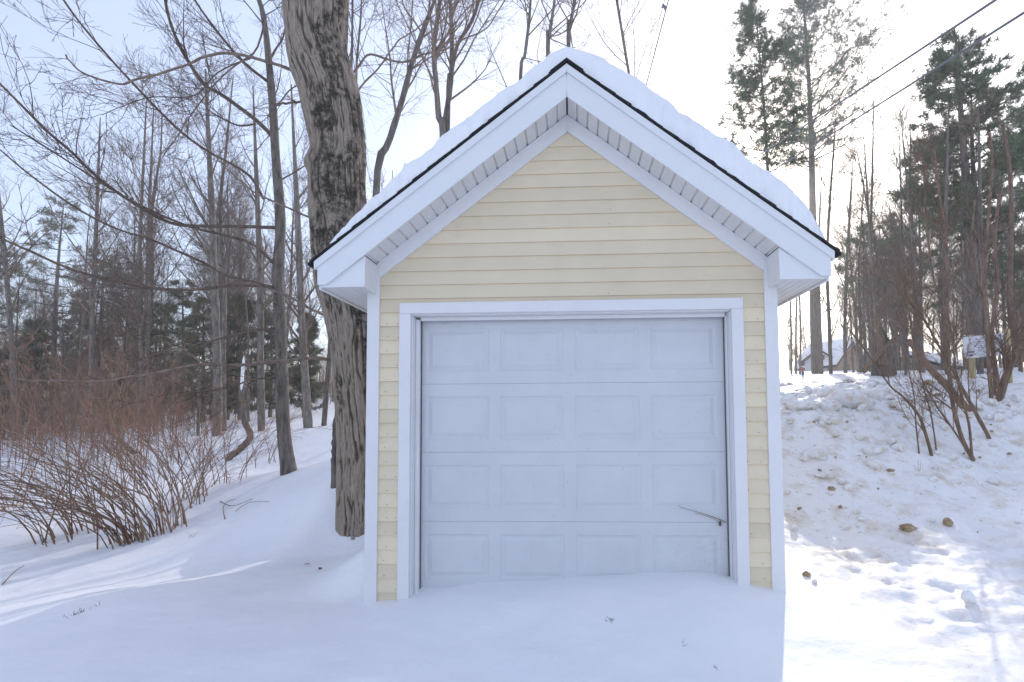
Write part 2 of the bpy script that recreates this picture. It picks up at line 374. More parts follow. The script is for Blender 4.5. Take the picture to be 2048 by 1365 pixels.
for k in range(0, 34):
    z = ZB + ST * k + .022
    xs = [-1.385, -1.30, 1.30, 1.385] if z < 2.2 else list(np.arange(-1.3, 1.31, .41) + rnd.uniform(-.05, .05))
    for x in xs:
        if z > 2.2 and abs(x) > (APEX - .42 - z) / MS: continue
        if rnd.random() < (.45 if z < 2.2 else .8): continue
        x += rnd.uniform(-.012, .012); zz = z + rnd.uniform(-.006, .006); r = rnd.uniform(.0018, .0032); y = .010 + .13 * (zz - z + .022) - .0025
        c.add([(x - r, y, zz - r), (x + r, y, zz - r), (x + r, y, zz + r), (x - r, y, zz + r)], [(0, 1, 2, 3)], 1)
c.build('siding', [M['siding'], M['nail']], gar)
w = MB()
w.prism([(-CW + .03, -.5), (-1.25, -.5), (-1.25, 2.3), (-CW + .03, 2.3)], .026, .15); w.prism([(1.25, -.5), (CW - .03, -.5), (CW - .03, 2.3), (1.25, 2.3)], .026, .15)
w.prism([(-1.25, 2.15), (1.25, 2.15), (1.25, 2.3), (-1.25, 2.3)], .026, .15); w.prism([(-CW + .03, 2.3), (CW - .03, 2.3), (CW - .03, zr(CW) - .1), (0, zr(0) - .1), (-CW + .03, zr(CW) - .1)], .026, .15)
for s in (-1, 1): w.box(min(s * 1.40, s * 1.51), max(s * 1.40, s * 1.51), .15, LEN - .03, -.5, 2.62)
w.prism([(-CW + .03, -.5), (CW - .03, -.5), (CW - .03, zr(CW) - .1), (0, zr(0) - .1), (-CW + .03, zr(CW) - .1)], LEN - .03, LEN)
w.build('wall', M['sheath'], gar)
for s in (-1, 1):
    t = MB(); zt = lambda x: zr(x) - .262
    t.prism([(s * 1.444, -.5), (s * CW, -.5), (s * CW, zt(CW)), (s * 1.444, zt(1.444))], 0, .035)
    t.box(min(s * (CW - .001), s * (CW - .02)), max(s * (CW - .001), s * (CW - .02)), .0352, .12, -.5, 2.4)
    o = t.build('corner_board', M['trim'], gar); bevel(o)
    t = MB(); xm = 1.442
    x_in = .0008
    t.prism([(s * x_in, zr(x_in) - .262), (s * xm, zr(xm) - .262), (s * xm, zr(xm) - .385), (s * x_in, zr(x_in) - .385)], -.002, .024)
    o = t.build('rake_trim', M['trim'], gar); bevel(o)
# casing, jamb, stops
t = MB(); t.box(-1.287, 1.287, -.003, .023, 2.127, 2.21); o = t.build('head_casing', M['trim'], gar); bevel(o)
for s in (-1, 1):
    t = MB(); t.box(min(s * 1.2, s * 1.287), max(s * 1.2, s * 1.287), -.0025, .023, -.5, 2.1262); o = t.build('side_casing', M['trim'], gar); bevel(o)
    t = MB(); xi = 1.19 if s < 0 else 1.194
    t.box(min(s * xi, s * 1.22), max(s * xi, s * 1.22), .0245, .21, -.5, 2.115)
    st = 1.158 if s < 0 else 1.183
    t.box(min(s * st, s * (xi - .0015)), max(s * st, s * (xi - .0015)), .095, .112, -.5, 2.098); t.box(min(s * (st + .008), s * (xi - .0015)), max(s * (st + .008), s * (xi - .0015)), .1125, .163, -.5, 2.098)
    o = t.build('door_jamb', M['trim'], gar); bevel(o, .002)
    t = MB(); t.box(min(s * (st + .001), s * (st + .012)), max(s * (st + .001), s * (st + .012)), .1635, .175, -.5, 2.09); t.build('door_gap_strip', M['strip'], gar)  # grey strip whose colour stands in for the dark gap beside the door
t = MB(); t.box(-1.22, 1.22, .0245, .21, 2.117, 2.14); t.box(-1.15, 1.18, .095, .112, 2.088, 2.1165); t.box(-1.15, 1.18, .1125, .163, 2.096, 2.1165); o = t.build('head_jamb', M['trim'], gar); bevel(o, .002)
# sectional door: four sections, each with four raised panels
gd = MB(); gd.box(-1.22, 1.22, .205, .215, -.3, 2.13); door = gd.build('garage_door', M['door'], gar)
PC = [-.878, -.293, .292, .877]
def section(k):
    z0, z1 = .533 * k + .0008, .533 * (k + 1) - .0008; zc = (z0 + z1) / 2; Y0 = .176
    xs = [-1.22]; hx, hz = .248, .168; s = MB()
    prof = [(0, 0), (.008, .0055), (.020, .0080), (.034, .0045), (.046, .0005), (.052, -.0008)]
    # face strips around the panels
    def quad(x0, x1, za, zb): s.add([(x0, Y0, za), (x1, Y0, za), (x1, Y0, zb), (x0, Y0, zb)], [(0, 1, 2, 3)])
    ed = [-1.22] + sum([[c_ - hx, c_ + hx] for c_ in PC], []) + [1.22]
    for i in range(0, 10, 2): quad(ed[i], ed[i + 1], zc - hz, zc + hz)
    for i in range(9): quad(ed[i], ed[i + 1], z0, zc - hz); quad(ed[i], ed[i + 1], zc + hz, z1)
    for c_ in PC:
        rings = []
        for (e, dy) in prof: rings.append([(c_ - hx + e, Y0 + dy, zc - hz + e), (c_ + hx - e, Y0 + dy, zc - hz + e), (c_ + hx - e, Y0 + dy, zc + hz - e), (c_ - hx + e, Y0 + dy, zc + hz - e)])
        V = np.array(rings).reshape(-1, 3); f = []
        for r in range(len(prof) - 1):
            for q in range(4): f.append((r * 4 + q, r * 4 + (q + 1) % 4, r * 4 + 4 + (q + 1) % 4, r * 4 + 4 + q))
        f.append(tuple((len(prof) - 1) * 4 + q for q in range(4))); s.add(V, f)
    s.add([(-1.22, Y0, z0), (1.22, Y0, z0), (1.22, Y0 + .02, z0), (-1.22, Y0 + .02, z0)], [(0, 1, 2, 3)]); s.add([(-1.22, Y0, z1), (1.22, Y0, z1), (1.22, Y0 + .02, z1), (-1.22, Y0 + .02, z1)], [(0, 1, 2, 3)])
    s.build('door_section', M['door'], door)
for k in range(4): section(k)
# roof: shingles, rake trim boards, soffits, eaves
r_ = MB()
NC = 17
for s in (-1, 1):
    for k in range(NC):
        x0 = EH * k / NC; x1 = EH * (k + 1) / NC + .02 * (k < NC - 1)
        up0, up1 = .001, .010
        jit = .004 * math.sin(k * 7.7 + s)
        V = []
        for y in (FY - .022 + jit, LEN + .2):
            V += [(s * x0, y, zr(x0) - .008 + up0), (s * x1, y, zr(x1) - .008 + up1), (s * x1, y, zr(x1) - .020), (s * x0, y, zr(x0) - .020)]
        r_.add(V, [(0, 1, 2, 3), (4, 5, 6, 7), (0, 1, 5, 4), (1, 2, 6, 5), (2, 3, 7, 6)])
    r_.box(min(s * (EH - .012), s * (EH + .012)), max(s * (EH - .012), s * (EH + .012)), FY - .02, LEN + .2, zr(EH) - .034, zr(EH) - .012)
for s in (-1, 1): r_.prism([(0, APEX + .008), (s * .12, zr(.12) + .008), (s * .12, zr(.12) - .004), (0, APEX - .012)], FY - .026, LEN + .2)
r_.build('roof', M['shingle'], gar)
def slopestrip(name, s, o0, o1, ya, yb, x0, x1, m, cut=None):
    t = MB(); xi, xo = x0, x1
    p = [(s * xi, zr(xi) - o0), (s * xo, zr(xo) - o0), (s * xo, zr(xo) - o1), (s * xi, zr(xi) - o1)]
    if cut: p = [(s * xi, zr(xi) - o0), (s * xo, zr(xo) - o0), (s * xo, cut), (s * ((APEX - o1 - cut) / MS), cut), (s * xi, zr(xi) - o1)]
    t.prism(p, ya, yb); o = t.build(name, m, gar); bevel(o, .003); return o
for s in (-1, 1):
    slopestrip('rake_drip_board', s, .030, .086, FY - .014, FY + .02, .0012, FH + .02, M['fascia'])
    slopestrip('rake_fascia', s, .0875, .260, FY, FY + .02, .0012, FH, M['fascia'], BOT)
    # vented rake soffit: V grooves across the overhang
    t = MB(); sl = math.hypot(1, MS); ds = .097; n_ = 0; pts = []
    x = .006
    while x < 1.50:
        pts += [(x, 0), (x + (ds - .020) / sl, 0), (x + (ds - .016) / sl, .013), (x + (ds - .007) / sl, .013)]; x += ds / sl
    pts = [p for p in pts if p[0] < 1.475]
    V = np.array([[(s * p[0], y, zr(p[0]) - .2575 + p[1]) for p in pts] for y in (FY + .019, .0255)])
    t.grid(V); t.build('vented_soffit', M['soffit_v'] if 'soffit_v' in M else M['soffit'], gar)
    # eave box: return face, side face, bottom with grooves, long eave fascia
    t = MB(); xi = 1.47; xz = (APEX - .262 - BOT) / MS
    t.prism([(s * xi, BOT - .014), (s * (FH - .02), BOT - .014), (s * (FH - .02), BOT + .01), (s * (xz - .004), BOT + .01), (s * xi, zr(xi) - .264)], FY + .0205, FY + .03)
    o = t.build('eave_return', M['fascia'], gar); bevel(o, .002)
    t = MB(); t.box(min(s * xi, s * (xi + .008)), max(s * xi, s * (xi + .008)), FY + .031, -.0005, BOT - .018, zr(xi) - .262); t.build('return_side', M['trim'], gar)
    t = MB(); pr = []
    for q in range(6):
        y0 = xi + .0085 + q * .055; pr += [(y0, 0), (y0 + .049, 0), (y0 + .052, .006)]
    pr = [p for p in pr if p[0] < FH - .02] + [(FH - .02, 0)]
    V = np.array([[(s * p[0], y, BOT - .012 + p[1]) for p in pr] for y in (FY + .031, LEN + .2)])
    t.grid(V); t.build('eave_soffit', M['soffit'], gar)
    t = MB(); t.box(min(s * (FH - .017), s * (FH - .001)), max(s * (FH - .017), s * (FH - .001)), FY + .021, LEN + .2, BOT - .03, zr(FH) - .03); o = t.build('eave_fascia', M['fascia'], gar); bevel(o, .003)
    for a_, b_, nm in ((.0012, FH, 'rake_fascia'),):
        t = MB(); t.prism([(s * a_, zr(a_) - .031), (s * b_, zr(b_) - .031), (s * b_, BOT), (s * ((APEX - .26 - BOT) / MS), BOT), (s * a_, zr(a_) - .26)], LEN + .18, LEN + .2); t.build(nm, M['fascia'], gar)
t = MB(); t.tubes(np.array([(0, FY + .02, APEX - .2575), (.001, .02, APEX - .2575)]), np.array([.002, .003]), 6); t.build('soffit_seam', M['dark'], gar)

# snow lying on the roof
def edge(n, lo, hi):
    t = np.linspace(-1, 1, n); t = np.sign(t) * np.abs(t) ** .55; t[n // 2] = 0 if n % 2 else t[n // 2]; return (lo + hi) / 2 + (hi - lo) / 2 * t
sx = edge(241, -1, 1); sy = edge(161, 0, 1)
SX, SY = np.meshgrid(sx, sy, indexing='ij')
EL_ = 1.72 + .05 * vnoise(SY * 9, SY * 0 + 3, 5); ER_ = 1.78 + .10 * vnoise(SY * 8, SY * 0 + 9, 8)
xr = np.where(SX < 0, SX * EL_, SX * ER_)
yf = FY + .005 + .035 * vnoise(xr * 3.5, xr * 0 + 2, 4) + .02 * vnoise(xr * 11, xr * 0, 14)
yr = yf + SY * (LEN + .2 - yf)
dE = np.where(SX < 0, EL_, ER_) - np.abs(xr); dF = np.minimum(yr - yf, LEN + .2 - yr)
T = .165 + .06 * ss(-.3, .6, xr) + .07 * np.exp(-(xr / .35) ** 2) + .03 * fbm(xr * 1.6, yr * 1.6, 3, 21) - .05 * ss(.9, 1.7, -xr)
prof = np.sqrt(np.clip(1 - (1 - np.clip(dF / .17, 0, 1)) ** 2, 0, 1)) * np.sqrt(np.clip(1 - (1 - np.clip(dE / .34, 0, 1)) ** 2.2, 0, 1))
ridge = APEX - MS * np.sqrt(xr ** 2 + .30 ** 2 * ss(0, .2, dF)) + MS * .07 * ss(0, .2, dF)
zt_ = np.maximum(ridge + T / .8 * prof, APEX - MS * np.abs(xr)) + .004 + .022 * fbm(xr * 6, yr * 6, 4, 33, .6) * np.clip(prof, 0, 1) * (1 - .5 * ss(.1, .4, dF))
yb_ = yr - .03 * np.sin(np.clip(dF / .17, 0, 1) * np.pi) * (yr < 2) + .026 * fbm(xr * 12, zt_ * 16, 4, 44, .6) * (1 - ss(.1, .3, dF))
V = np.stack([xr, yb_, zt_], -1); mb = MB(); mb.grid(V[:, ::-1])
rs = mb.build('roof_snow', M['snow'], smooth=True); tag(rs, 'thick rounded blanket of snow lying on the gable roof', 'snow')

# ------------------------------------------------------------------ growing things
def up_noise(rng, n): return rng.normal(size=(n, 3))
def level(P, R, per, ln, ang, k=5, tr=(.2, 1.0), rr=.55, up=.12, wig=.12, tip=.2, fall=.5, rng=None, rmin=.002, droop=None):
    Np, kp = R.shape; n = Np * per; idx = np.repeat(np.arange(Np), per)
    t = rng.uniform(tr[0], tr[1], n); f = t * (kp - 1); i = np.minimum(f.astype(int), kp - 2); w = (f - i)[:, None]
    p0 = P[idx, i] * (1 - w) + P[idx, i + 1] * w; tan = P[idx, i + 1] - P[idx, i]; tan /= np.linalg.norm(tan, axis=1, keepdims=True) + 1e-9
    r0 = (R[idx, i] * (1 - w[:, 0]) + R[idx, i + 1] * w[:, 0]) * rr * rng.uniform(.7, 1.1, n); r0 = np.maximum(r0, rmin)
    q = up_noise(rng, n); q -= (q * tan).sum(1, keepdims=True) * tan; q /= np.linalg.norm(q, axis=1, keepdims=True) + 1e-9
    a = np.radians(ang) * rng.uniform(.7, 1.25, n)[:, None]
    d = tan * np.cos(a) + q * np.sin(a)
    Lh = ln * rng.uniform(.45, 1.2, n) * (1 - fall * (t - tr[0]) / (tr[1] - tr[0] + 1e-9))
    out = np.empty((n, k, 3)); out[:, 0] = p0; st = (Lh / (k - 1))[:, None]
    for j in range(1, k):
        d = d + np.array([0, 0, up]) + wig * up_noise(rng, n)
        d /= np.linalg.norm(d, axis=1, keepdims=True)
        out[:, j] = out[:, j - 1] + d * st
    s_ = np.linspace(0, 1, k)[None]
    Ro = np.maximum(r0[:, None] * (1 - (1 - tip) * s_), rmin * .7)
    return out, Ro
def smooth_path(pts, n):
    pts = np.asarray(pts, float); m = len(pts)
    t = np.linspace(0, m - 1, n); i = np.clip(t.astype(int), 0, m - 2); u = (t - i)[:, None]
    p0 = pts[np.maximum(i - 1, 0)]; p1 = pts[i]; p2 = pts[i + 1]; p3 = pts[np.minimum(i + 2, m - 1)]
    return .5 * (2 * p1 + (p2 - p0) * u + (2 * p0 - 5 * p1 + 4 * p2 - p3) * u ** 2 + (3 * p1 - p0 - 3 * p2 + p3) * u ** 3)
def crown_from(trunk, rt, rng, spec, twr=.0045):
    """spec: list of level kwargs; returns list of (P, R, sides)"""
    out = []; P, R = trunk[None], rt[None]
    for i, sp in enumerate(spec):
        P, R = level(P, R, rng=rng, **sp); out.append((P, R, 5 if i == 0 else 3))
    return out
HARD = lambda H, n1=22, n2=9, n3=8, lo=.3, tk=1.3: [dict(per=n1, ln=.34 * H, ang=42, k=7, tr=(lo, .98), rr=.42, up=.10, wig=.10, fall=.55),
        dict(per=n2, ln=.13 * H, ang=42, k=5, tr=(.15, 1), rr=.5, up=.07, wig=.13, rmin=.005 * tk),
        dict(per=n3, ln=.05 * H, ang=40, k=4, tr=(.15, 1), rr=.6, up=.05, wig=.15, rmin=.0034 * tk)]
def bare_tree(name, label, base, H, r0, seed, spec=None, lean=(0, 0), group=None, mats=('bark', 'twig'), trunk_pts=None, rad=None, limbs=None, limb_spec=None, cat='tree', sway=.03, sides=10):
    rng = np.random.default_rng(seed); base = np.asarray(base, float)
    if trunk_pts is None:
        k = 9; s_ = np.linspace(0, 1, k)
        tp = np.stack([lean[0] * H * s_ + np.cumsum(rng.normal(0, sway * H / 9, k)) * s_, lean[1] * H * s_ + np.cumsum(rng.normal(0, sway * H / 9, k)) * s_, H * s_ - .25 * (s_ == 0)], 1)
        rt = r0 * (1 - .86 * s_) ** .8; rt[0] *= 1.25
    else:
        tp = np.asarray(trunk_pts, float) - base; rt = np.asarray(rad, float)
    n_ = max(24, len(tp) * 3); tps = smooth_path(tp, n_); rts = np.interp(np.linspace(0, 1, n_), np.linspace(0, 1, len(rt)), rt)
    rts = rts * (1 + .05 * rng.normal(size=n_))
    root = empty(name, base, label, cat, group)
    m = MB(); m.tubes(tps, rts, sides)
    m.build('trunk', M[mats[0]], root, smooth=True)
    m = MB()
    for P, R, sd_ in crown_from(tps, rts, rng, spec or HARD(H)): m.tubes(P, R, sd_)
    if limbs:
        for lp, r_a, r_b in limbs:
            lp = smooth_path(np.asarray(lp) - base, max(10, len(lp) * 3)); lr = np.linspace(r_a, r_b, len(lp)) * (1 + .06 * rng.normal(size=len(lp)))
            m.tubes(lp, lr, 6)
            P, R = lp[None], lr[None]
            for sp in (limb_spec or [dict(per=14, ln=1.0, ang=38, k=5, tr=(.2, 1), rr=.45, up=.07, wig=.10, rmin=.005), dict(per=5, ln=.40, ang=38, k=4, tr=(.2, 1), rr=.6, up=.05, wig=.12, rmin=.0032)]):
                P, R = level(P, R, rng=rng, **sp); m.tubes(P, R, 3)
    m.build('crown', M[mats[1]], root, smooth=True)
    return root

def needles(Pb, n, ln, w, spread, rng):
    """needle tufts along polylines Pb (N,k,3): n tufts each of thin triangles"""
    Np, k = Pb.shape[:2]; idx = np.repeat(np.arange(Np), n); t = rng.uniform(.15, 1, len(idx)) * (k - 1); i = np.minimum(t.astype(int), k - 2); u = (t - i)[:, None]
    p = Pb[idx, i] * (1 - u) + Pb[idx, i + 1] * u; d = Pb[idx, i + 1] - Pb[idx, i]; d /= np.linalg.norm(d, axis=1, keepdims=True) + 1e-9
    q = rng.normal(size=p.shape); d = d + spread * q + np.array([0, 0, .25]); d /= np.linalg.norm(d, axis=1, keepdims=True)
    sd_ = np.cross(d, rng.normal(size=p.shape)); sd_ /= np.linalg.norm(sd_, axis=1, keepdims=True) + 1e-9
    l = ln * rng.uniform(.6, 1.2, len(p))[:, None]
    V = np.stack([p - sd_ * w, p + sd_ * w, p + d * l], 1)
    return V.reshape(-1, 3), np.arange(len(p) * 3).reshape(-1, 3)
def pine_tree(name, label, base, H, r0, seed, cb=.35, br=.22, nw=26, up=.12, dens=1.0, group=None, nm='needle', lean=(0, 0), side=None, nl=.22, nwid=.012, spread=.85, per2=9, flat=.35):
    """side: (direction, weight) pulls limbs to one side as wind-shaped pines grow"""
    rng = np.random.default_rng(seed); base = np.asarray(base, float)
    k = 12; s_ = np.linspace(0, 1, k); tp = np.stack([lean[0] * H * s_ + .02 * H * np.sin(s_ * 3 + seed) * s_, lean[1] * H * s_, H * s_ - .3 * (s_ == 0)], 1)
    tp = smooth_path(tp, 30); rt = r0 * (1 - .93 * np.linspace(0, 1, 30)) ** .85
    root = empty(name, base, label, 'pine tree' if nm == 'needle' else 'evergreen', group)
    m = MB(); m.tubes(tp, rt, 10); m.build('trunk', M['pinebark'], root, smooth=True)
    Ps, Rs = [], []; kk = 7
    for j in range(nw):
        t = cb + (1 - cb) * (j + rng.uniform(-.3, .3)) / nw; t = min(max(t, .05), .985)
        env = (1 - (t - cb) / (1 - cb)) ** .75 * (.55 + .45 * min(1, (t - cb + .04) / .2)) + .06
        for q in range(rng.integers(2, 5)):
            a = rng.uniform(0, 2 * math.pi); d = np.array([math.cos(a), math.sin(a), 0]); l = br * H * env * rng.uniform(.5, 1.25)
            if side is not None:
                c_ = d @ np.array(side[0]); l *= max(.35, 1 + side[1] * c_)
            i = t * 29; i0 = min(int(i), 28); p = tp[i0] * (1 - (i - i0)) + tp[i0 + 1] * (i - i0)
            pl = [p]; dd = d + np.array([0, 0, up + .5 * t * up])
            for z_ in range(1, kk):
                dd = dd + np.array([0, 0, .06]) + rng.normal(size=3) * .08; dd /= np.linalg.norm(dd); pl.append(pl[-1] + dd * l / (kk - 1))
            Ps.append(pl); Rs.append(np.linspace(max(.010, .28 * r0 * (1 - t) + .012), .005, kk))
    P = np.array(Ps); R = np.array(Rs)
    m = MB(); m.tubes(P, R, 4)
    P2, R2 = level(P, R, per2, br * H * .32, 48, k=4, tr=(.25, 1), rr=.5, up=.05, wig=.12, rng=rng, rmin=.004); P2[:, :, 2] = P2[:, :1, 2] + (P2[:, :, 2] - P2[:, :1, 2]) * flat + .03
    m.tubes(P2, R2, 3); m.build('branches', M['pinebark'], root, smooth=True)
    keep = rng.random(len(P2)) < .85; P2 = P2[keep]
    P3, R3 = level(P2, R2[keep], 4, br * H * .11, 40, k=3, tr=(.2, 1), rr=.6, up=.12, wig=.1, rng=rng, rmin=.003)
    m = MB()
    for PP, n_ in ((P2, 12), (P3, 10)):
        V, Fc = needles(PP, max(1, int(n_ * dens)), nl, nwid, spread, rng); m.add(V, Fc)
    m.build('foliage', M[nm], root)
    return root

# ------------------------------------------------------------------ the big maple beside the garage
def big_trunk():
    base = gpt(738, 1076, 6.2); Yb = 2.45
    cl = [(738, 1110, 126), (738, 1075, 120), (735, 1000, 115), (732, 850, 113), (724, 720, 116), (711, 640, 118), (692, 570, 118), (681, 470, 114), (675, 375, 113), (674, 335, 114), (677, 300, 107), (661, 200, 119), (647, 150, 127), (634, 90, 121), (632, 0, 130), (632, -120, 138), (625, -260, 150)]
    C = np.array([at(x, y, Yb) for x, y, w_ in cl]); rad = np.array([w_ * (Yb - CAM[1]) / F_PX / 2 for x, y, w_ in cl])
    nz, na = 620, 320
    Cs = smooth_path(C, nz); rs_ = np.interp(np.linspace(0, 1, nz), np.linspace(0, 1, len(rad)), rad)
    ln = np.concatenate([[0], np.cumsum(np.linalg.norm(np.diff(Cs, axis=0), axis=1))])
    th = np.linspace(0, 2 * np.pi, na + 1)
    Zl, Th = np.meshgrid(ln, th, indexing='ij')
    # bark: interlacing vertical ridges, wrapped round the trunk
    u = Th / (2 * np.pi) * 96; wv = 5.0 * vnoise(np.cos(Th) * .8 + 5, Zl * .9, 3) + .9 * vnoise(np.cos(Th) * 3 + 5, Zl * 4, 4) + .45 * vnoise(u * .5, Zl * 9, 5)
    n1 = vnoise(u + wv, Zl * 2.2, 12) + .15 * vnoise(u * 2.1 + wv, Zl * 9, 13); n2 = vnoise(u * 1.3 + wv * 1.3 + 40, Zl * 3.4 + 9, 14)
    ridge_ = ss(.0, .16, np.abs(n1)) * (.5 + .5 * ss(.0, .12, np.abs(n2))); fin = fbm(Th * 14, Zl * 14, 3, 77)
    lump = .018 * fbm(np.cos(Th) * 1.5 + 3, Zl * 1.6 + np.sin(Th) * 1.5, 3, 55)
    burl = .06 * np.exp(-((Zl - ln[int(nz * .585)]) / .12) ** 2) * np.exp(-((Th - np.pi * .55) / .5) ** 2)
    r = rs_[:, None] * (1 + .06 * np.cos(3 * Th + 1) * np.exp(-Zl / .8)) + .016 * (ridge_ - .6) + .005 * fin + lump + burl
    Ta = Th + np.pi / 2; V = Cs[:, None] + np.stack([np.cos(Ta) * r, np.sin(Ta) * r, 0 * r], -1)
    root = empty('maple_tree', base, 'massive old tree with furrowed grey bark and dark moss beside the garage', 'tree')
    m = MB(); m.grid(V - base); o = m.build('trunk', M['oldbark'], root, smooth=True)
    attr(o, 'furrow', np.clip(ridge_ + .25 * fin, 0, 1))
    # black moss patches climb the side by the garage
    facing = np.cos(Ta - np.radians(-35)); hgt = Zl / ln[-1]
    ms_ = fbm(Th * 1.6 + 1, Zl * 1.5, 4, 91, .62) + .38 * facing - .20 + .28 * np.exp(-((hgt - .40) / .10) ** 2) + .1 * np.exp(-((hgt - .66) / .13) ** 2) - .35 * ss(.80, .95, hgt) - .15 * (1 - ss(.1, .3, hgt))
    attr(o, 'moss', ss(.02, .30, ms_))
    return root, base, Cs, rs_
m = mat('furrowed_bark', (.3, .26, .23), .9, spec=.1); M['oldbark'] = m
_f = N(m, 'ShaderNodeAttribute', attribute_name='furrow'); _m = N(m, 'ShaderNodeAttribute', attribute_name='moss')
_nn = noise(m, 22, 6, .7, stretch=(1, 1, .3)); _rr = ramp(m, _nn.outputs['Fac'], [(.3, (.22, .175, .14)), (.7, (.39, .325, .265))])
_c = mixc(m, ramp(m, _f.outputs['Fac'], [(.1, (0, 0, 0)), (.7, (1, 1, 1))]).outputs[0], (.085, .066, .053), _rr.outputs[0])
_n4 = noise(m, 11, 6, .75); _mm = N(m, 'ShaderNodeMath', operation='MULTIPLY'); L(m, _m.outputs['Fac'], _mm.inputs[0]); L(m, ramp(m, _n4.outputs['Fac'], [(.40, (0, 0, 0)), (.58, (1, 1, 1))]).outputs[0], _mm.inputs[1])
_c = mixc(m, _mm.outputs[0], _c, (.045, .040, .030))
_n5 = noise(m, 3.2, 5, .7); _c = mixc(m, ramp(m, _n5.outputs['Fac'], [(.62, (0, 0, 0)), (.72, (.4, .4, .4))]).outputs[0], _c, (.30, .30, .26))
L(m, _c, bsdf(m).inputs['Base Color']); bump(m, _nn.outputs['Fac'], .6, .012)
mroot, mbase, mC, mR = big_trunk()
rng = np.random.default_rng(5)
mm = MB()
def pxpath(pts, Y0, Y1):
    n = len(pts); return [at(x, y, Y0 + (Y1 - Y0) * i / (n - 1)) for i, (x, y) in enumerate(pts)]
MAPLE_LIMBS = [([(672, 724), (633, 717), (564, 722), (479, 730), (428, 730), (387, 730), (308, 747), (239, 756), (150, 759), (44, 761)], 2.5, 1.2, .030, .008),
    ([(660, 634), (638, 626), (609, 612), (575, 592), (547, 580), (500, 565)], 2.5, 3.4, .026, .010),
    ([(634, 441), (626, 438), (547, 404), (506, 383), (469, 352), (417, 300), (360, 240)], 2.5, 3.2, .020, .006),
    ([(600, 150), (582, 140), (534, 123), (458, 106), (404, 116), (356, 137), (291, 151), (246, 169), (192, 157), (154, 137), (130, 110)], 2.5, 1.6, .028, .008),
    ([(628, 205), (600, 205), (565, 208), (548, 218), (536, 240)], 2.5, 2.2, .022, .008),
    ([(672, 175), (712, 140), (740, 110), (800, 125), (839, 113), (908, 92), (976, 51), (1010, 0), (1040, -60)], 2.5, 4.5, .022, .009),
    ([(680, 230), (722, 175), (770, 120), (800, 80), (860, 40), (960, -30)], 2.5, 4.0, .018, .008),
    ([(600, -180), (540, -240), (460, -330), (380, -420)], 2.4, 1.2, .13, .03), ([(640, -200), (720, -300), (800, -420)], 2.4, 3.5, .15, .04)]
for pts, a_, b_, ra, rb in MAPLE_LIMBS:
    lp = smooth_path(np.array(pxpath(pts, a_, b_)) - mbase, 40); lp = lp + .05 * np.stack([fbm(np.arange(40) * .35, np.full(40, 3.0 + j), 3, 7 + int(ra * 1000)) for j in range(3)], 1) * np.linspace(0, 1, 40)[:, None]; ra *= .75; lr = np.linspace(ra, rb, 40) * (1 + .07 * rng.normal(size=40)); mm.tubes(lp, lr, 7)
    P, R = level(lp[None], lr[None], 16, .75, 42, k=5, tr=(.15, 1), rr=.42, up=.03, wig=.14, rng=rng, rmin=.004); mm.tubes(P, R, 4)
    P, R = level(P, R, 4, .32, 40, k=4, tr=(.2, 1), rr=.6, up=.03, wig=.14, rng=rng, rmin=.0025); mm.tubes(P, R, 3)
mm.build('crown', M['twig'], mroot, smooth=True)
# torn dead stem standing against the back of the maple
b_ = gpt(668, 962, 7.0); m = MB()
pp = pxpath([(672, 985), (671, 930), (670, 880), (673, 830), (677, 790)], 3.0, 2.9); pr = smooth_path(pp, 40)
m.tubes(pr, np.array(.055 + .03 * vnoise(np.arange(40) * .6, np.zeros(40), 4)) * np.linspace(1.1, .4, 40), 9); o = m.build('tree_snag', M['bark'], smooth=True, loc=b_)
tag(o, 'short splintered dead stem behind the left edge of the massive trunk', 'snag')

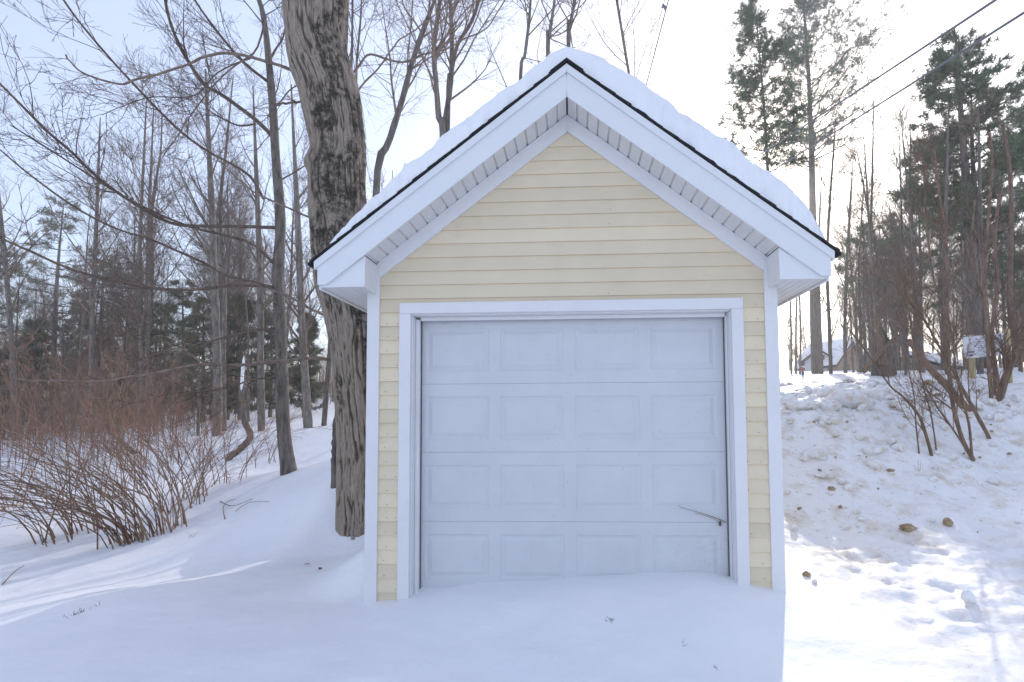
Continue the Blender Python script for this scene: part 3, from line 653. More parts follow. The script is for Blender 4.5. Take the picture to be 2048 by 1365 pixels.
# ------------------------------------------------------------------ slender tree with limbs sweeping left
base = gpt(578, 946, 12.6); YS = base[1]; KS = (YS - CAM[1]) / 12.6
tp = [base + (0, 0, -.3), base] + [at(x, y, YS) for x, y in ((569, 880), (564, 800), (563, 700), (556, 560), (561, 445), (551, 308), (546, 219), (539, 137), (532, 68), (524, 20), (513, -20), (500, -120))]
lim = [([(544, 272), (510, 239), (445, 191), (410, 171), (387, 140), (363, 99), (345, 58), (332, 10), (325, -60)], 0, -2.2, .085, .035),
       ([(538, 165), (496, 133), (455, 89), (410, 31), (370, -30)], 0, -1.2, .065, .03),
       ([(560, 456), (462, 453), (380, 452), (328, 441), (246, 393), (192, 352), (147, 308), (99, 267), (44, 212), (0, 168), (-60, 110)], 0, -4.5, .07, .022),
       ([(527, 398), (496, 349), (417, 304), (369, 270), (322, 226), (263, 164), (219, 116), (164, 51), (127, 0), (90, -60)], 0, -4, .055, .020),
       ([(562, 575), (479, 571), (410, 578), (359, 580), (298, 576), (236, 564), (178, 550), (120, 530), (68, 506), (20, 485), (-30, 460)], 0, -4.5, .07, .02),
       ([(556, 657), (506, 662), (462, 672), (410, 686), (363, 696), (325, 704), (280, 720)], 0, -2.5, .05, .015),
       ([(556, 537), (506, 489), (445, 470), (387, 456), (320, 430), (250, 395), (190, 358), (100, 300), (20, 250)], 0, -3, .06, .018),
       ([(552, 580), (520, 568), (452, 550), (410, 527), (356, 503), (301, 479), (233, 458), (150, 415), (60, 350), (0, 300)], 0, -3.4, .06, .018),
       ([(558, 756), (506, 759), (472, 771), (428, 780), (380, 800)], 0, -1.5, .04, .012),
       ([(546, 215), (560, 205), (580, 180), (600, 170)], 0, .8, .045, .02), ([(541, 118), (552, 98), (566, 75), (575, 30), (585, -30)], 0, 1, .05, .02),
       ([(512, 248), (480, 252), (450, 240), (420, 222), (395, 190)], -.5, -1, .04, .012),
       ([(532, 34), (513, 99), (480, 125), (455, 144), (420, 180), (376, 239), (350, 280), (328, 308)], -.1, -2.4, .04, .012),
       ([(500, 118), (470, 128), (430, 150), (400, 185), (370, 195), (300, 195), (240, 215), (205, 230)], -.5, -2.4, .03, .010)]
lim = [(pxpath(p, YS + a_, YS + b_), ra * .62 * KS, rb * .62 * KS) for p, a_, b_, ra, rb in lim]
bare_tree('slender_tree', 'slender dark grey tree with long limbs sweeping left over the shrubs', base, 12, .2, 21,
          spec=[dict(per=10, ln=2.2, ang=50, k=6, tr=(.5, 1), rr=.28, up=.05, wig=.12), dict(per=7, ln=.9, ang=40, k=5, tr=(.2, 1), rr=.5, up=.05, wig=.12, rmin=.005), dict(per=5, ln=.4, ang=40, k=4, rr=.6, rmin=.0035)],
          trunk_pts=tp, rad=[KS * q for q in (.20, .185, .165, .150, .138, .128, .118, .105, .093, .082,   .07, .06, .055, .04)], limbs=lim,
          limb_spec=[dict(per=11, ln=1.7, ang=34, k=7, tr=(.2, 1), rr=.42, up=.05, wig=.11, rmin=.005), dict(per=6, ln=.55, ang=42, k=5, tr=(.15, 1), rr=.6, up=.03, wig=.18, rmin=.004), dict(per=3, ln=.2, ang=44, k=3, tr=(.2, 1), rr=.7, up=.03, wig=.15, rmin=.003)])

# ------------------------------------------------------------------ trees traced one by one (trunk pixels, depth)
def tree_px(label, pts, d, wpx, seed, n=(14, 8, 7), top=3.0, lo=.35, mats=('bark', 'twig'), name='bare_tree', group=None, base_d=None, hid=False):
    Y = d + CAM[1]
    if hid: p0 = at(*pts[0], Y); base = np.array([p0[0], p0[1], gz(p0[0], p0[1])]); P = [base + (0, 0, -.3), base + (0, 0, .02)] + [at(x, y, Y) for x, y in pts]
    else:
        base = gpt(*pts[0], d); Y = base[1]; P = [base + (0, 0, -.3), base + (0, 0, .02)] + [at(x, y, Y) for x, y in pts[1:]]
    dd = P[-1] - P[-2]; dd /= np.linalg.norm(dd); 
    H0 = P[-1][2] - base[2]; P.append(P[-1] + dd * top + np.array([0, 0, .1])); H = P[-1][2] - base[2]
    r = .82 * wpx * (Y - CAM[1]) / F_PX / 2; rad = r * np.interp(np.linspace(0, 1, len(P)), [0, .15, .8, 1], [1.25, 1.0, .6, .15])
    return bare_tree(name, label, base, H, r, seed, HARD(H * .8, *n, lo, max(1.0, d / 15)), trunk_pts=P, rad=rad, mats=mats, group=group)
tree_px('grey trunk rising straight left of the slender tree, its base right of the reddish shrubs', [(434, 872), (435, 760), (430, 600), (425, 450), (418, 300)], 19, 22, 101, (16, 8, 8))
tree_px('twin topped bare tree just behind and left of the slender tree', [(523, 862), (521, 700), (520, 560), (516, 430), (512, 330)], 20, 18, 102)
tree_px('bare tree with a swollen base between the slender tree and the massive trunk', [(616, 856), (612, 780), (606, 690), (602, 605), (596, 450), (590, 330)], 19, 22, 103, (16, 8, 8))
tree_px('thin bare tree leaning right close to the left edge of the massive trunk', [(648, 852), (654, 770), (660, 690), (662, 560), (668, 450)], 20, 13, 104, (10, 7, 6))
tree_px('grey bare tree standing in the reddish thicket above the fallen log', [(183, 868), (184, 720), (186, 600), (192, 470), (196, 360)], 22, 14, 105, (18, 9, 8))
tree_px('straight bare tree in the left woods with its neighbour close on the right', [(281, 866), (283, 760), (281, 620), (280, 480), (287, 330)], 24, 12, 106, (18, 9, 8))
tree_px('thin bare tree in the left woods close beside a straight neighbour', [(297, 864), (294, 760), (293, 620), (296, 480), (302, 340)], 25, 11, 107, (18, 9, 8))
tree_px('short thin dead stem sticking out of the snow behind the shrubs', [(396, 872), (397, 820), (398, 760)], 18, 8, 108, (4, 4, 3), top=1)
tree_px('grey bare tree with forked top over the left woods', [(448, 862), (447, 700), (449, 560), (440, 420), (452, 300)], 24, 12, 109, (20, 9, 8))
tree_px('bare tree at the far left edge leaning over the evergreens', [(30, 880), (24, 700), (10, 520), (-10, 330)], 20, 14, 110, (20, 9, 8))
# behind the roof
tree_px('leaning grey trunk behind the left slope of the roof, slanting up to the right', [(752, 380), (778, 284), (805, 198), (826, 120), (853, 44), (870, 0)], 11, 19, 121, (14, 8, 7), 2.5, .4, hid=True)
tree_px('tall grey trunk behind the left roof slope, left one of a joined pair', [(886, 300), (878, 240), (874, 192), (868, 103), (876, 30), (884, -30)], 15, 18, 122, (16, 8, 8), 3, .4, hid=True)
tree_px('tall grey trunk behind the left roof slope, right one of a joined pair', [(889, 300), (891, 239), (901, 171), (904, 103), (902, 30), (898, -30)], 15.4, 17, 123, (16, 8, 8), 3, .4, hid=True)
tree_px('curving bare stem right of the joined pair behind the roof', [(896, 220), (903, 150), (915, 90), (940, 50), (955, 10), (962, -40)], 15.2, 12, 124, (14, 8, 7), 3, .4, hid=True)
tree_px('upright bare stem behind the roof, left of the snow covered ridge', [(1040, 200), (1050, 110), (1058, 44), (1062, -10)], 14, 11, 125, (14, 8, 7), 3, .3, hid=True)
tree_px('straight pale stem behind the roof, nearest the snow covered ridge on its left', [(1096, 130), (1098, 80), (1105, 30), (1112, -20)], 14, 12, 126, (14, 8, 7), 3, .3, hid=True)
tree_px('forked stem rising just behind the snow covered ridge', [(1137, 110), (1140, 60), (1146, 20), (1160, -40)], 15, 12, 127, (14, 8, 7), 3, .3, hid=True)
tree_px('slim upright stem close to the right edge of the massive trunk', [(702, 170), (704, 100), (705, 0), (704, -60)], 12, 8, 128, (10, 8, 6), 3, .4, hid=True)
tree_px('slim stem second from the right edge of the massive trunk', [(712, 200), (715, 110), (721, 40), (726, -60)], 12.5, 7, 129, (10, 8, 6), 3, .4, hid=True)
tree_px('bare tree behind the right roof slope with thin branches reaching over the ridge', [(1290, 330), (1260, 160), (1240, 40), (1220, -80)], 17, 10, 130, (18, 8, 8), 3, .3, hid=True)
# right side, up on the bank
RT_ = [('slim bare tree beside the big pine trunk, on its right', [(1644, 748), (1640, 640), (1636, 520), (1640, 420)], 24, 8), ('bare tree second to the right of the big pine trunk', [(1662, 748), (1658, 640), (1654, 520), (1660, 400), (1665, 330)], 24, 9),
       ('bare tree in front of the brown house wall', [(1691, 746), (1690, 640), (1694, 520), (1700, 420)], 25, 9), ('bare tree just right of the brown house', [(1746, 746), (1744, 640), (1741, 540), (1745, 330)], 25, 8),
       ('bare tree beside the splintered stump', [(1762, 746), (1752, 640), (1742, 520), (1735, 400)], 24, 8), ('leaning bare tree slanting left above the splintered stump', [(1789, 746), (1786, 660), (1774, 590), (1757, 527), (1740, 440)], 22, 10),
       ('bare tree leaning left, behind the cut off leaning trunk', [(1846, 746), (1840, 650), (1832, 560), (1826, 500), (1815, 380)], 22, 10), ('dark bare tree left of the big pines on the right', [(1896, 748), (1893, 620), (1890, 500), (1893, 380)], 22, 13),
       ('dark bare trunk right of the big pines, behind the white sign', [(1961, 748), (1958, 640), (1962, 520), (1960, 400)], 22, 14), ('thin bare tree right beside the white corner board of the garage', [(1583, 748), (1582, 660), (1580, 580)], 26, 6),
       ('thin bare tree second from the white corner board of the garage', [(1592, 748), (1592, 660), (1594, 580)], 27, 6), ('thin bare tree between the corner board and the big pine trunk', [(1600, 748), (1601, 660), (1598, 560)], 25, 6),
       ('slim bare tree left of the leaning tree by the stump', [(1721, 746), (1720, 650), (1717, 540), (1724, 430)], 30, 6), ('slender bare tree in the gap right of the stump', [(1812, 746), (1812, 640), (1806, 520), (1803, 420)], 28, 7)]
for i, (lb, p, d, w_) in enumerate(RT_): tree_px(lb, p, d, w_, 140 + i, (16, 7, 6), 2.5, .25)

# ------------------------------------------------------------------ pines
def pine_px(label, px, py, d, top_px, wpx, seed, **kw):
    x = CAM[0] + (px - 1142) * d / F_PX; b = np.array([x, d + CAM[1], gz(x, d + CAM[1])]); D = b[1] - CAM[1]; t = at(px, top_px, b[1]); H = t[2] - b[2]
    return pine_tree('pine_tree', label, b, H, wpx * D / F_PX / 2, seed, **kw)
pine_px('big pine with a thick bare trunk behind the right end of the roof', 1622, 753, 42, -40, 20, 201, cb=.50, br=.22, nw=36, up=.35, side=((1, 0, 0), .55), lean=(-.012, 0), dens=1.3, nl=.32, nwid=.017, spread=.8)
pine_px('double topped pine just left of the big pine, behind the roof snow', 1534, 752, 25, 15, 12, 202, cb=.55, br=.17, nw=26, up=.25, dens=1.0, nwid=.013, spread=.9)
pine_px('great dark pine behind the white sign, tallest on the right', 1921, 749, 19, 70, 27, 203, cb=.36, br=.24, nw=24, up=.2, side=((1, 0, 0), .25), lean=(.01, 0), dens=1.6)
pine_px('second pine trunk joined to the great dark pine on its right', 1943, 749, 19.6, 180, 20, 204, cb=.42, br=.2, nw=18, up=.15, dens=.9)
pine_px('dense pine at the right edge of the photo', 2075, 749, 21, 150, 14, 205, cb=.2, br=.2, nw=22, up=.1, dens=.9)
pine_px('low young pine between the thin trunks right of the roof corner', 1716, 746, 24, 450, 6, 206, cb=.55, br=.22, nw=7, up=.05, dens=.8)
pine_px('slim pine with sparse dark limbs left of the great dark pine', 1823, 746, 24, 330, 8, 207, cb=.3, br=.16, nw=14, up=.05, dens=.6)
pine_px('hazy pine behind the thin trunks, left of the slim sparse pine', 1775, 746, 36, 430, 8, 211, cb=.35, br=.18, nw=20, up=.1, dens=.8)
pine_px('hazy pine filling the gap left of the great dark pine', 1868, 746, 33, 270, 10, 212, cb=.35, br=.17, nw=24, up=.1, dens=.8)
pine_px('hazy pine right of the great dark pine, beyond the sign', 1998, 746, 30, 230, 11, 213, cb=.3, br=.19, nw=24, up=.1, dens=.9)
LEFT_E = [('tall rounded evergreen at the left over the reddish thicket', 105, 850, 34, 405, 1.0), ('evergreen at the left edge of the photo', -20, 850, 30, 470, 1.0), ('evergreen right of the tall rounded one on the left', 190, 850, 38, 500, 1.0),
          ('small pointed evergreen under the sweeping limbs', 247, 845, 38, 520, .8), ('pointed evergreen between the straight bare trees and the grey trunk', 362, 845, 40, 565, .8), ('evergreen just left of the grey straight trunk', 405, 845, 42, 600, .8),
          ('evergreen behind the gap left of the slender tree', 480, 840, 42, 590, .9), ('evergreen seen between the slender tree and the massive trunk', 608, 835, 44, 630, .9), ('dark low evergreen behind the fallen log', 60, 870, 26, 640, .9),
          ('low bushy evergreen behind the reddish shrubs', 235, 868, 24, 760, .9), ('wide evergreen behind the twin topped tree', 540, 838, 46, 620, .9), ('dark evergreen low at the left edge', 5, 880, 22, 690, 1.0), ('grey green evergreen in the middle of the left woods', 310, 848, 36, 610, .8), ('shadowed evergreen deep in the left woods', 150, 850, 30, 590, .9)]
for i, (lb, px, py, d, tp_, dn) in enumerate(LEFT_E):
    b = gpt(px, py, d); t = at(px, tp_, b[1]); H = max(2.5, t[2] - b[2])
    pine_tree('evergreen_tree', lb, b, H, .012 * H + .04, 230 + i, cb=.08, br=.23, nw=24, up=.02, dens=dn * .8, nm='needle2', nl=.22, nwid=.016, per2=8)

# ------------------------------------------------------------------ fill: ordinary woodland trees, copies of eight grown ones
protos = []
for i in range(8):
    H = [11, 12, 10, 13, 9, 12.5, 8, 10.5][i]
    protos.append(bare_tree('woodland_tree', 'x', (0, 0, 0), H, [.10, .12, .07, .13, .06, .09, .045, .08][i], 300 + i, HARD(H, [26, 30, 22, 28, 20, 26, 16, 24][i], 9, 8, [.22, .3, .25, .4, .2, .3, .15, .3][i]), lean=((i % 3 - 1) * .04, 0), sway=.05))
used = [False] * 8
rng = np.random.default_rng(17)
def plant(x, y, label, group, k=None, sc=None):
    k = int(rng.integers(0, 8)) if k is None else k; sc = rng.uniform(.75, 1.15) if sc is None else sc
    loc = (x, y, gz(x, y) - .05); rz = rng.uniform(0, 6.28); s3 = (sc, sc, sc * rng.uniform(.9, 1.15))
    if not used[k]:
        used[k] = True; r = protos[k]; r.location = loc; r.rotation_euler = (0, 0, rz); r.scale = s3; r['label'] = label; r['group'] = group
    else: r = dup(protos[k], loc, rz, s3, label, group)
    return r
for i in range(54):
    d = rng.uniform(24, 52); px = rng.uniform(-40, 665)
    if i < 14: d = rng.uniform(23, 32)
    plant((px - 1142) * d / F_PX, d + CAM[1], 'ordinary bare grey tree in the crowded woods left of the garage', 'bare trees of the left woods')
for i in range(6):
    d = rng.uniform(19, 34); px = rng.uniform(690, 1330)
    plant((px - 1142) * d / F_PX, d + CAM[1], 'ordinary bare tree standing behind the garage, only its upper branches showing', 'bare trees behind the garage')
for i in range(74):
    d = rng.uniform(24, 58); px = rng.uniform(1575, 2080)
    if 1590 < px < 1690: px += 130
    plant((px - 1142) * d / F_PX, d + CAM[1], 'ordinary thin bare tree in the woods on the bank at right', 'bare trees of the right woods', sc=rng.uniform(.6, 1.0))

# far woods on both sides, one mass
m = MB(); rng = np.random.default_rng(8)
n = 260; px = np.concatenate([rng.uniform(-300, 700, 150), rng.uniform(1560, 2300, 110)]); d = np.concatenate([rng.uniform(50, 85, 150), rng.uniform(70, 120, 110)])
x = (px - 1142) * d / F_PX; y = d + CAM[1]; z = ground_z(x, y); h = rng.uniform(5, 9, n); s_ = np.linspace(0, 1, 5)
P = np.stack([x[:, None] + rng.normal(0, .5, n)[:, None] * s_, np.repeat(y[:, None], 5, 1), z[:, None] - .2 + h[:, None] * s_], -1); R = rng.uniform(.05, .13, n)[:, None] * (1 - .8 * s_)
m.tubes(P, R, 4)
P1, R1 = level(P, R, 12, 3.0, 35, k=4, tr=(.15, 1), rr=.4, up=.15, rng=rng, rmin=.012); m.tubes(P1, R1, 3)
P2, R2 = level(P1, R1, 4, 1.1, 38, k=3, tr=(.2, 1), rr=.6, up=.08, rng=rng, rmin=.010); m.tubes(P2, R2, 3)
o = m.build('far_woods', M['twig'], smooth=True); tag(o, 'far off mass of bare trees closing the view behind the nearer woods', 'woods', kind='stuff')
# tangled undergrowth in the left woods, nobody could count it
m = MB()
for n, mi_, hs in ((1500, 1, .9), (700, 0, 1.0), (110, 0, -1), (140, 1, -1)):
    px = rng.uniform(-120, 660, n); d = rng.uniform(23, 42, n)
    if hs < 0: px = rng.uniform(-100, 350, n); d = rng.uniform(13, 22, n); hs = .6
    d = np.where(px > 380, np.maximum(d, 30 + rng.uniform(0, 12, n)), d)
    x = (px - 1142) * d / F_PX; y = d + CAM[1]; z = ground_z(x, y); h = hs * rng.uniform(1.0, 5.5, n) * np.where(px < 330, 1.2, .7); k = 5; s_ = np.linspace(0, 1, k)
    dr = rng.normal(size=(n, 3)) * .22; P = np.stack([x, y, z], -1)[:, None] + (dr * np.array([1, 1, 0]))[:, None] * (h[:, None] * s_ ** 1.6)[:, :, None] + np.array([0, 0, 1]) * (h[:, None] * s_)[:, :, None]
    R = rng.uniform(.006, .014, n)[:, None] * (1 - .7 * s_); m.tubes(P, R, 3, mi_)
    P1, R1 = level(P, R, 6, .8, 40, k=4, tr=(.25, 1), rr=.6, up=.08, rng=rng, rmin=.004); m.tubes(P1, R1, 3, mi_)
    P2, R2 = level(P1, R1, 3, .35, 40, k=3, tr=(.25, 1), rr=.7, up=.06, rng=rng, rmin=.003); m.tubes(P2, R2, 3, mi_)
o = m.build('undergrowth', [M['redtwig'], M['twig']], smooth=True); tag(o, 'tangled brown undergrowth of saplings between the trunks of the left woods', 'undergrowth', kind='stuff')

# ------------------------------------------------------------------ shrubs on the left
def shrub(name, label, base, n, h, seed, lean=(-.4, -.1), spread=.28, arch=.5, r=(.006, .013), mats=('cane', 'redtwig'), tw=(7, 4), group=None, ln=.55, k=9):
    rng = np.random.default_rng(seed); base = np.asarray(base, float); root = empty(name, base, label, 'shrub', group)
    s_ = np.linspace(0, 1, k)[None, :, None]
    a = rng.uniform(0, 2 * np.pi, n); rr = spread * np.sqrt(rng.random(n)); p0 = np.stack([rr * np.cos(a), rr * np.sin(a), np.zeros(n)], 1)
    p0[:, 2] = ground_z(p0[:, 0] + base[0], p0[:, 1] + base[1]) - base[2] - .05
    H = h * rng.uniform(.45, 1.1, n); d = rng.normal(size=(n, 2)) * .48 + np.array(lean); bend = arch * rng.uniform(.2, 1.3, n)
    out = np.stack([d[:, 0], d[:, 1], np.zeros(n)], 1)[:, None] * (s_ ** 1.5 * H[:, None, None]); upz = np.array([0, 0, 1.0]) * ((s_ - .48 * bend[:, None, None] * s_ ** 2.3) * H[:, None, None])
    P = p0[:, None] + out + upz + np.cumsum(rng.normal(size=(n, k, 3)) * .030, 1) * s_
    R = rng.uniform(r[0], r[1], n)[:, None] * (1 - .72 * np.linspace(0, 1, k)[None])
    m = MB(); m.tubes(P, R, 5); m.build('stems', M[mats[0]], root, smooth=True)
    m = MB(); P1, R1 = level(P, R, tw[0], ln, 32, k=4, tr=(.3, 1), rr=.55, up=.04, wig=.12, rng=rng, rmin=.0028); m.tubes(P1, R1, 3)
    P2, R2 = level(P1, R1, tw[1], ln * .4, 34, k=3, tr=(.2, 1), rr=.65, up=.05, wig=.12, rng=rng, rmin=.0022); m.tubes(P2, R2, 3)
    m.build('twigs', M[mats[1]], root, smooth=True); return root
LS = [('arching shrub nearest the front left, canes bent down to the snow', 235, 1092, 6.9, 22, 2.7, (-1.0, -.2), 1.35), ('arching shrub clump just right of the front left one', 290, 1078, 7.1, 24, 2.6, (-.8, -.1), 1.15),
      ('upright tan shrub at the right end of the front clump', 342, 1060, 7.4, 24, 2.2, (-.25, 0), .45), ('shrub behind the front clump with fanned stems', 372, 1010, 8.4, 22, 2.2, (-.3, .1), .6),
      ('small shrub of few stems nearest the slender tree', 452, 968, 9.8, 12, 1.7, (.15, 0), .5), ('bent shrub at the left edge of the photo', 110, 1085, 7.0, 14, 2.2, (-.9, -.2), 1.35),
      ('shrub with crossing canes left of the front clump', 175, 1062, 7.6, 18, 2.7, (-1.0, .0), 1.3), ('red twigged shrub behind the arching canes', 215, 1000, 9.2, 9, 2.9, (-.3, .1), .5),
      ('tall red twigged shrub in front of the fallen log', 300, 960, 10.2, 8, 3.0, (-.35, 0), .4), ('reddish shrub below the hanging broken limb', 395, 945, 11.0, 8, 2.4, (.0, 0), .4),
      ('tall red brown thicket shrub rising above the arching canes', 150, 1010, 9.0, 12, 3.3, (-.2, .05), .25), ('tall reddish shrub at the left edge behind the bent one', 15, 1020, 8.8, 12, 3.3, (-.1, 0), .3), ('tall reddish shrub between the log and the upright tan shrub', 255, 990, 9.4, 12, 3.4, (-.25, 0), .25),
      ('sparse thin shrub beside the slender tree', 520, 930, 12.0, 8, 1.6, (.1, 0), .4), ('pale twiggy shrub left of the grey straight trunk', 350, 915, 13.0, 8, 2.4, (-.1, 0), .3)]
for i, (lb, px, py, d, n, h, le, ar) in enumerate(LS):
    shrub('bare_shrub', lb, gpt(px, py, d), n, h, 400 + i, le, .22 if d < 8 else .38, ar, (.005, .012) if d < 9 else (.005, .010), ('cane', 'cane' if d < 8 else 'redtwig'), (5, 2) if d < 8 else (7, 3), ln=.5 if d < 8 else .7)
# fallen log, broken limb hung with snow
m = MB(); p = gpt(271, 908, 11.5); pp = np.array([p + (0, 0, -.03), p + (-.03, 0, .02), at(240, 882, p[1] + .3), at(205, 855, p[1] + .7), at(157, 822, p[1] + 1.1)])
m.tubes(smooth_path(pp, 24), np.linspace(.085, .045, 24) * (1 + .12 * np.sin(np.arange(24) * 1.7) + .08 * np.sin(np.arange(24) * 4.1)), 9); o = m.build('fallen_log', M['bark'], smooth=True, loc=p); tag(o, 'dark fallen log slanting down into the snow behind the shrubs', 'log')
p = gpt(456, 922, 11.2); Yh = p[1]; bl = empty('broken_limb', p, 'broken limb with torn pale wood and snow, standing bent in the snow', 'broken limb')
path = smooth_path(np.array([p + (0, 0, -.06), at(460, 915, Yh), at(478, 900, Yh), at(493, 886, Yh), at(501, 870, Yh), at(491, 848, Yh), at(484, 815, Yh), at(484, 780, Yh), at(487, 735, Yh), at(490, 700, Yh)]) - p, 40)
m = MB(); m.tubes(path, np.interp(np.linspace(0, 1, 40), [0, .2, .5, .8, 1], [.07, .09, .08, .07, .02]) * (1 + .12 * np.sin(np.arange(40) * 2.1)), 9); m.build('wood', M['paleb'] if 'paleb' in M else M['bark'], bl, smooth=True)
m = MB(); m.tubes(path[30:38] + (.02, -.055, 0), np.array([.012, .035, .045, .04, .045, .04, .03, .01]), 7); m.tubes(path[5:12] + (-.02, -.03, .055), np.array([.01, .04, .05, .045, .05, .035, .01]), 7); m.build('snow_cap', M['snow'], bl, smooth=True)

# ------------------------------------------------------------------ shrubs on the right bank
def stems_px(name, label, stems, seed, tw=(15, 6, 5), mats=('shrubbark', 'shrubbark'), ln=.85):
    rng = np.random.default_rng(seed); base = gpt(*stems[0][0][0], stems[0][1]); root = empty(name, base, label, 'shrub'); m = MB(); m2 = MB()
    for pts, d, w0, w1 in stems:
        b = gpt(*pts[0], d); Y = b[1]; P = [b + (0, 0, -.08), b] + [at(x, y, Y + .5 * i / len(pts) * rng.uniform(-1, 1)) for i, (x, y) in enumerate(pts) if i]
        P = smooth_path(np.array(P) - base, 28); s = (Y - CAM[1]) / F_PX / 2; R = np.linspace(w0 * s, w1 * s, 28) * (1 + .06 * rng.normal(size=28)); m.tubes(P, R, 8)
        A_, B_ = level(P[None], R[None], tw[0], ln, 30, k=6, tr=(.25, 1), rr=.5, up=.08, wig=.10, rng=rng, rmin=.004, fall=.3); m2.tubes(A_, B_, 4)
        A_, B_ = level(A_, B_, tw[1], ln * .55, 32, k=4, tr=(.25, 1), rr=.6, up=.07, wig=.12, rng=rng, rmin=.003); m2.tubes(A_, B_, 3)
        A_, B_ = level(A_, B_, tw[2], ln * .25, 34, k=3, tr=(.2, 1), rr=.7, up=.05, wig=.12, rng=rng, rmin=.0025); m2.tubes(A_, B_, 3)
    m.build('stems', M[mats[0]], root, smooth=True); m2.build('twigs', M[mats[1]], root, smooth=True); return root
stems_px('bare_shrub', 'tall many stemmed brown shrub in front on the right bank, left of the sign', [([(1946, 920), (1926, 883), (1907, 815), (1897, 736), (1889, 657), (1895, 578), (1893, 499), (1880, 400), (1868, 300)], 7.6, 9, 4), ([(1944, 918), (1938, 850), (1925, 800), (1912, 740), (1900, 650), (1868, 560), (1852, 440), (1848, 340)], 7.6, 5, 3),
        ([(1978, 877), (1954, 831), (1926, 780), (1903, 736), (1871, 681), (1843, 633), (1780, 566)], 8, 8, 3), ([(1940, 915), (1900, 850), (1865, 800), (1838, 740), (1820, 640), (1812, 520)], 7.7, 4, 2)], 501)
stems_px('bare_shrub', 'thin shrub leaning left on the bank, nearest the garage', [([(1863, 914), (1847, 855), (1835, 827), (1804, 792), (1780, 772), (1740, 715), (1700, 660)], 7.7, 7, 2), ([(1873, 905), (1862, 830), (1846, 770), (1830, 690), (1815, 600)], 7.8, 3, 2), ([(1838, 908), (1832, 850), (1826, 780), (1800, 680)], 7.8, 3, 2)], 502, (6, 4, 3))
stems_px('bare_shrub', 'upright brown shrub directly in front of the white sign', [([(1984, 808), (1978, 736), (1974, 657), (1970, 538), (1978, 420), (1985, 330), (1978, 260)], 9, 8, 4), ([(1996, 778), (1988, 716), (1984, 665), (1994, 578), (1990, 479), (2000, 380)], 9.6, 10, 5), ([(1990, 790), (1985, 690), (1966, 600), (1945, 500), (1950, 400)], 9.4, 6, 3)], 503, (8, 5, 4))
stems_px('bare_shrub', 'dark thick stemmed shrub at the right edge of the photo', [([(1999, 802), (2014, 748), (2037, 697), (2060, 660), (2080, 560)], 9, 15, 8), ([(2062, 735), (2048, 709), (2029, 681), (2020, 617), (2020, 538), (2023, 420), (2018, 330), (2006, 250)], 9.2, 14, 6), ([(2040, 720), (2046, 640), (2062, 540), (2058, 430)], 9.3, 8, 4)], 504)
b = gpt(1936, 821, 8.9); m = MB(); pp = [b + (0.05, 0, -.1), b] + [at(x, y, b[1]) for x, y in ((1911, 792), (1880, 758), (1859, 736), (1836, 705), (1816, 681))]
m.tubes(smooth_path(pp, 24), np.linspace(.062, .042, 24) * (1 + .06 * np.sin(np.arange(24) * 2.3)), 9); o = m.build('cut_trunk', M['shrubbark'], smooth=True, loc=b); tag(o, 'cut off bare trunk leaning left out of the bank behind the tall shrub', 'dead trunk')
# splintered stump, far on the plateau
p = gpt(1768, 749, 22); m = MB(); st_ = empty('splintered_stump', p, 'tall splintered stump with pale torn wood among the right hand trees', 'stump')
m.tubes(np.array([(0, 0, -.1), (-.02, 0, .5), (-.05, 0, 1.1), (-.1, 0, 1.6)]), np.array([.4, .34, .26, .1]), 9); m.build('trunk', M['pinebark'], st_, smooth=True)
m = MB(); m.tubes(np.array([(-.15, -.28, .3), (-.2, -.2, 1.2), (-.22, -.1, 2.0)]), np.array([.16, .13, .05]), 6); m.tubes(np.array([(-.9, -.4, .05), (-.2, -.35, .8), (.3, -.3, 1.3)]), np.array([.08, .09, .04]), 6); m.build('torn_wood', M['shrubbark'], st_, smooth=True)

# ------------------------------------------------------------------ white sign, number post, marker, houses
M['post'] = bark('pale_timber', (.40, .31, .17), (.54, .44, .27), 20, False); M['signw'] = paint('white_sign_face', (.78, .79, .84), .02); M['ink'] = mat('dark_print', (.03, .03, .05), .6); M['inkg'] = mat('grey_print', (.42, .44, .52), .6)
M['green'] = mat('green_plate', (.01, .22, .13), .5); M['orange'] = mat('orange_tape', (.7, .2, .07), .6)
pL = gpt(1945, 757, 13.0); pR = at(2016, 735, pL[1] - .45); pR[2] = gz(pR[0], pR[1])
sg = empty('board_sign', (pL[0], pL[1], pL[2]), 'white board sign with dark shield emblem on two pale timber posts', 'sign')
sg.rotation_euler = (0, 0, math.atan2(pR[1] - pL[1], pR[0] - pL[0])); wd = math.hypot(pR[0] - pL[0], pR[1] - pL[1])
def zat(py, p): return at(1945, py, p[1])[2] - pL[2]
zb_, zt2 = zat(717, pL), zat(674, pL)
for xx, top in ((0, zt2 + .03), (wd, zt2 + .07)):
    m = MB(); m.box(xx - .045, xx + .045, -.045, .045, -.3, top); o = m.build('post', M['post'], sg); bevel(o, .004)
m = MB(); m.box(-.10, wd - .02, -.062, -.047, zb_, zt2); o = m.build('panel', M['signw'], sg)
m = MB(); hh = zt2 - zb_; y = -.0635
def ink(x0, x1, za, zc, mi=0): m.add([(x0, y, zb_ + hh * za), (x1, y, zb_ + hh * za), (x1, y, zb_ + hh * zc), (x0, y, zb_ + hh * zc)], [(0, 1, 2, 3)], mi)
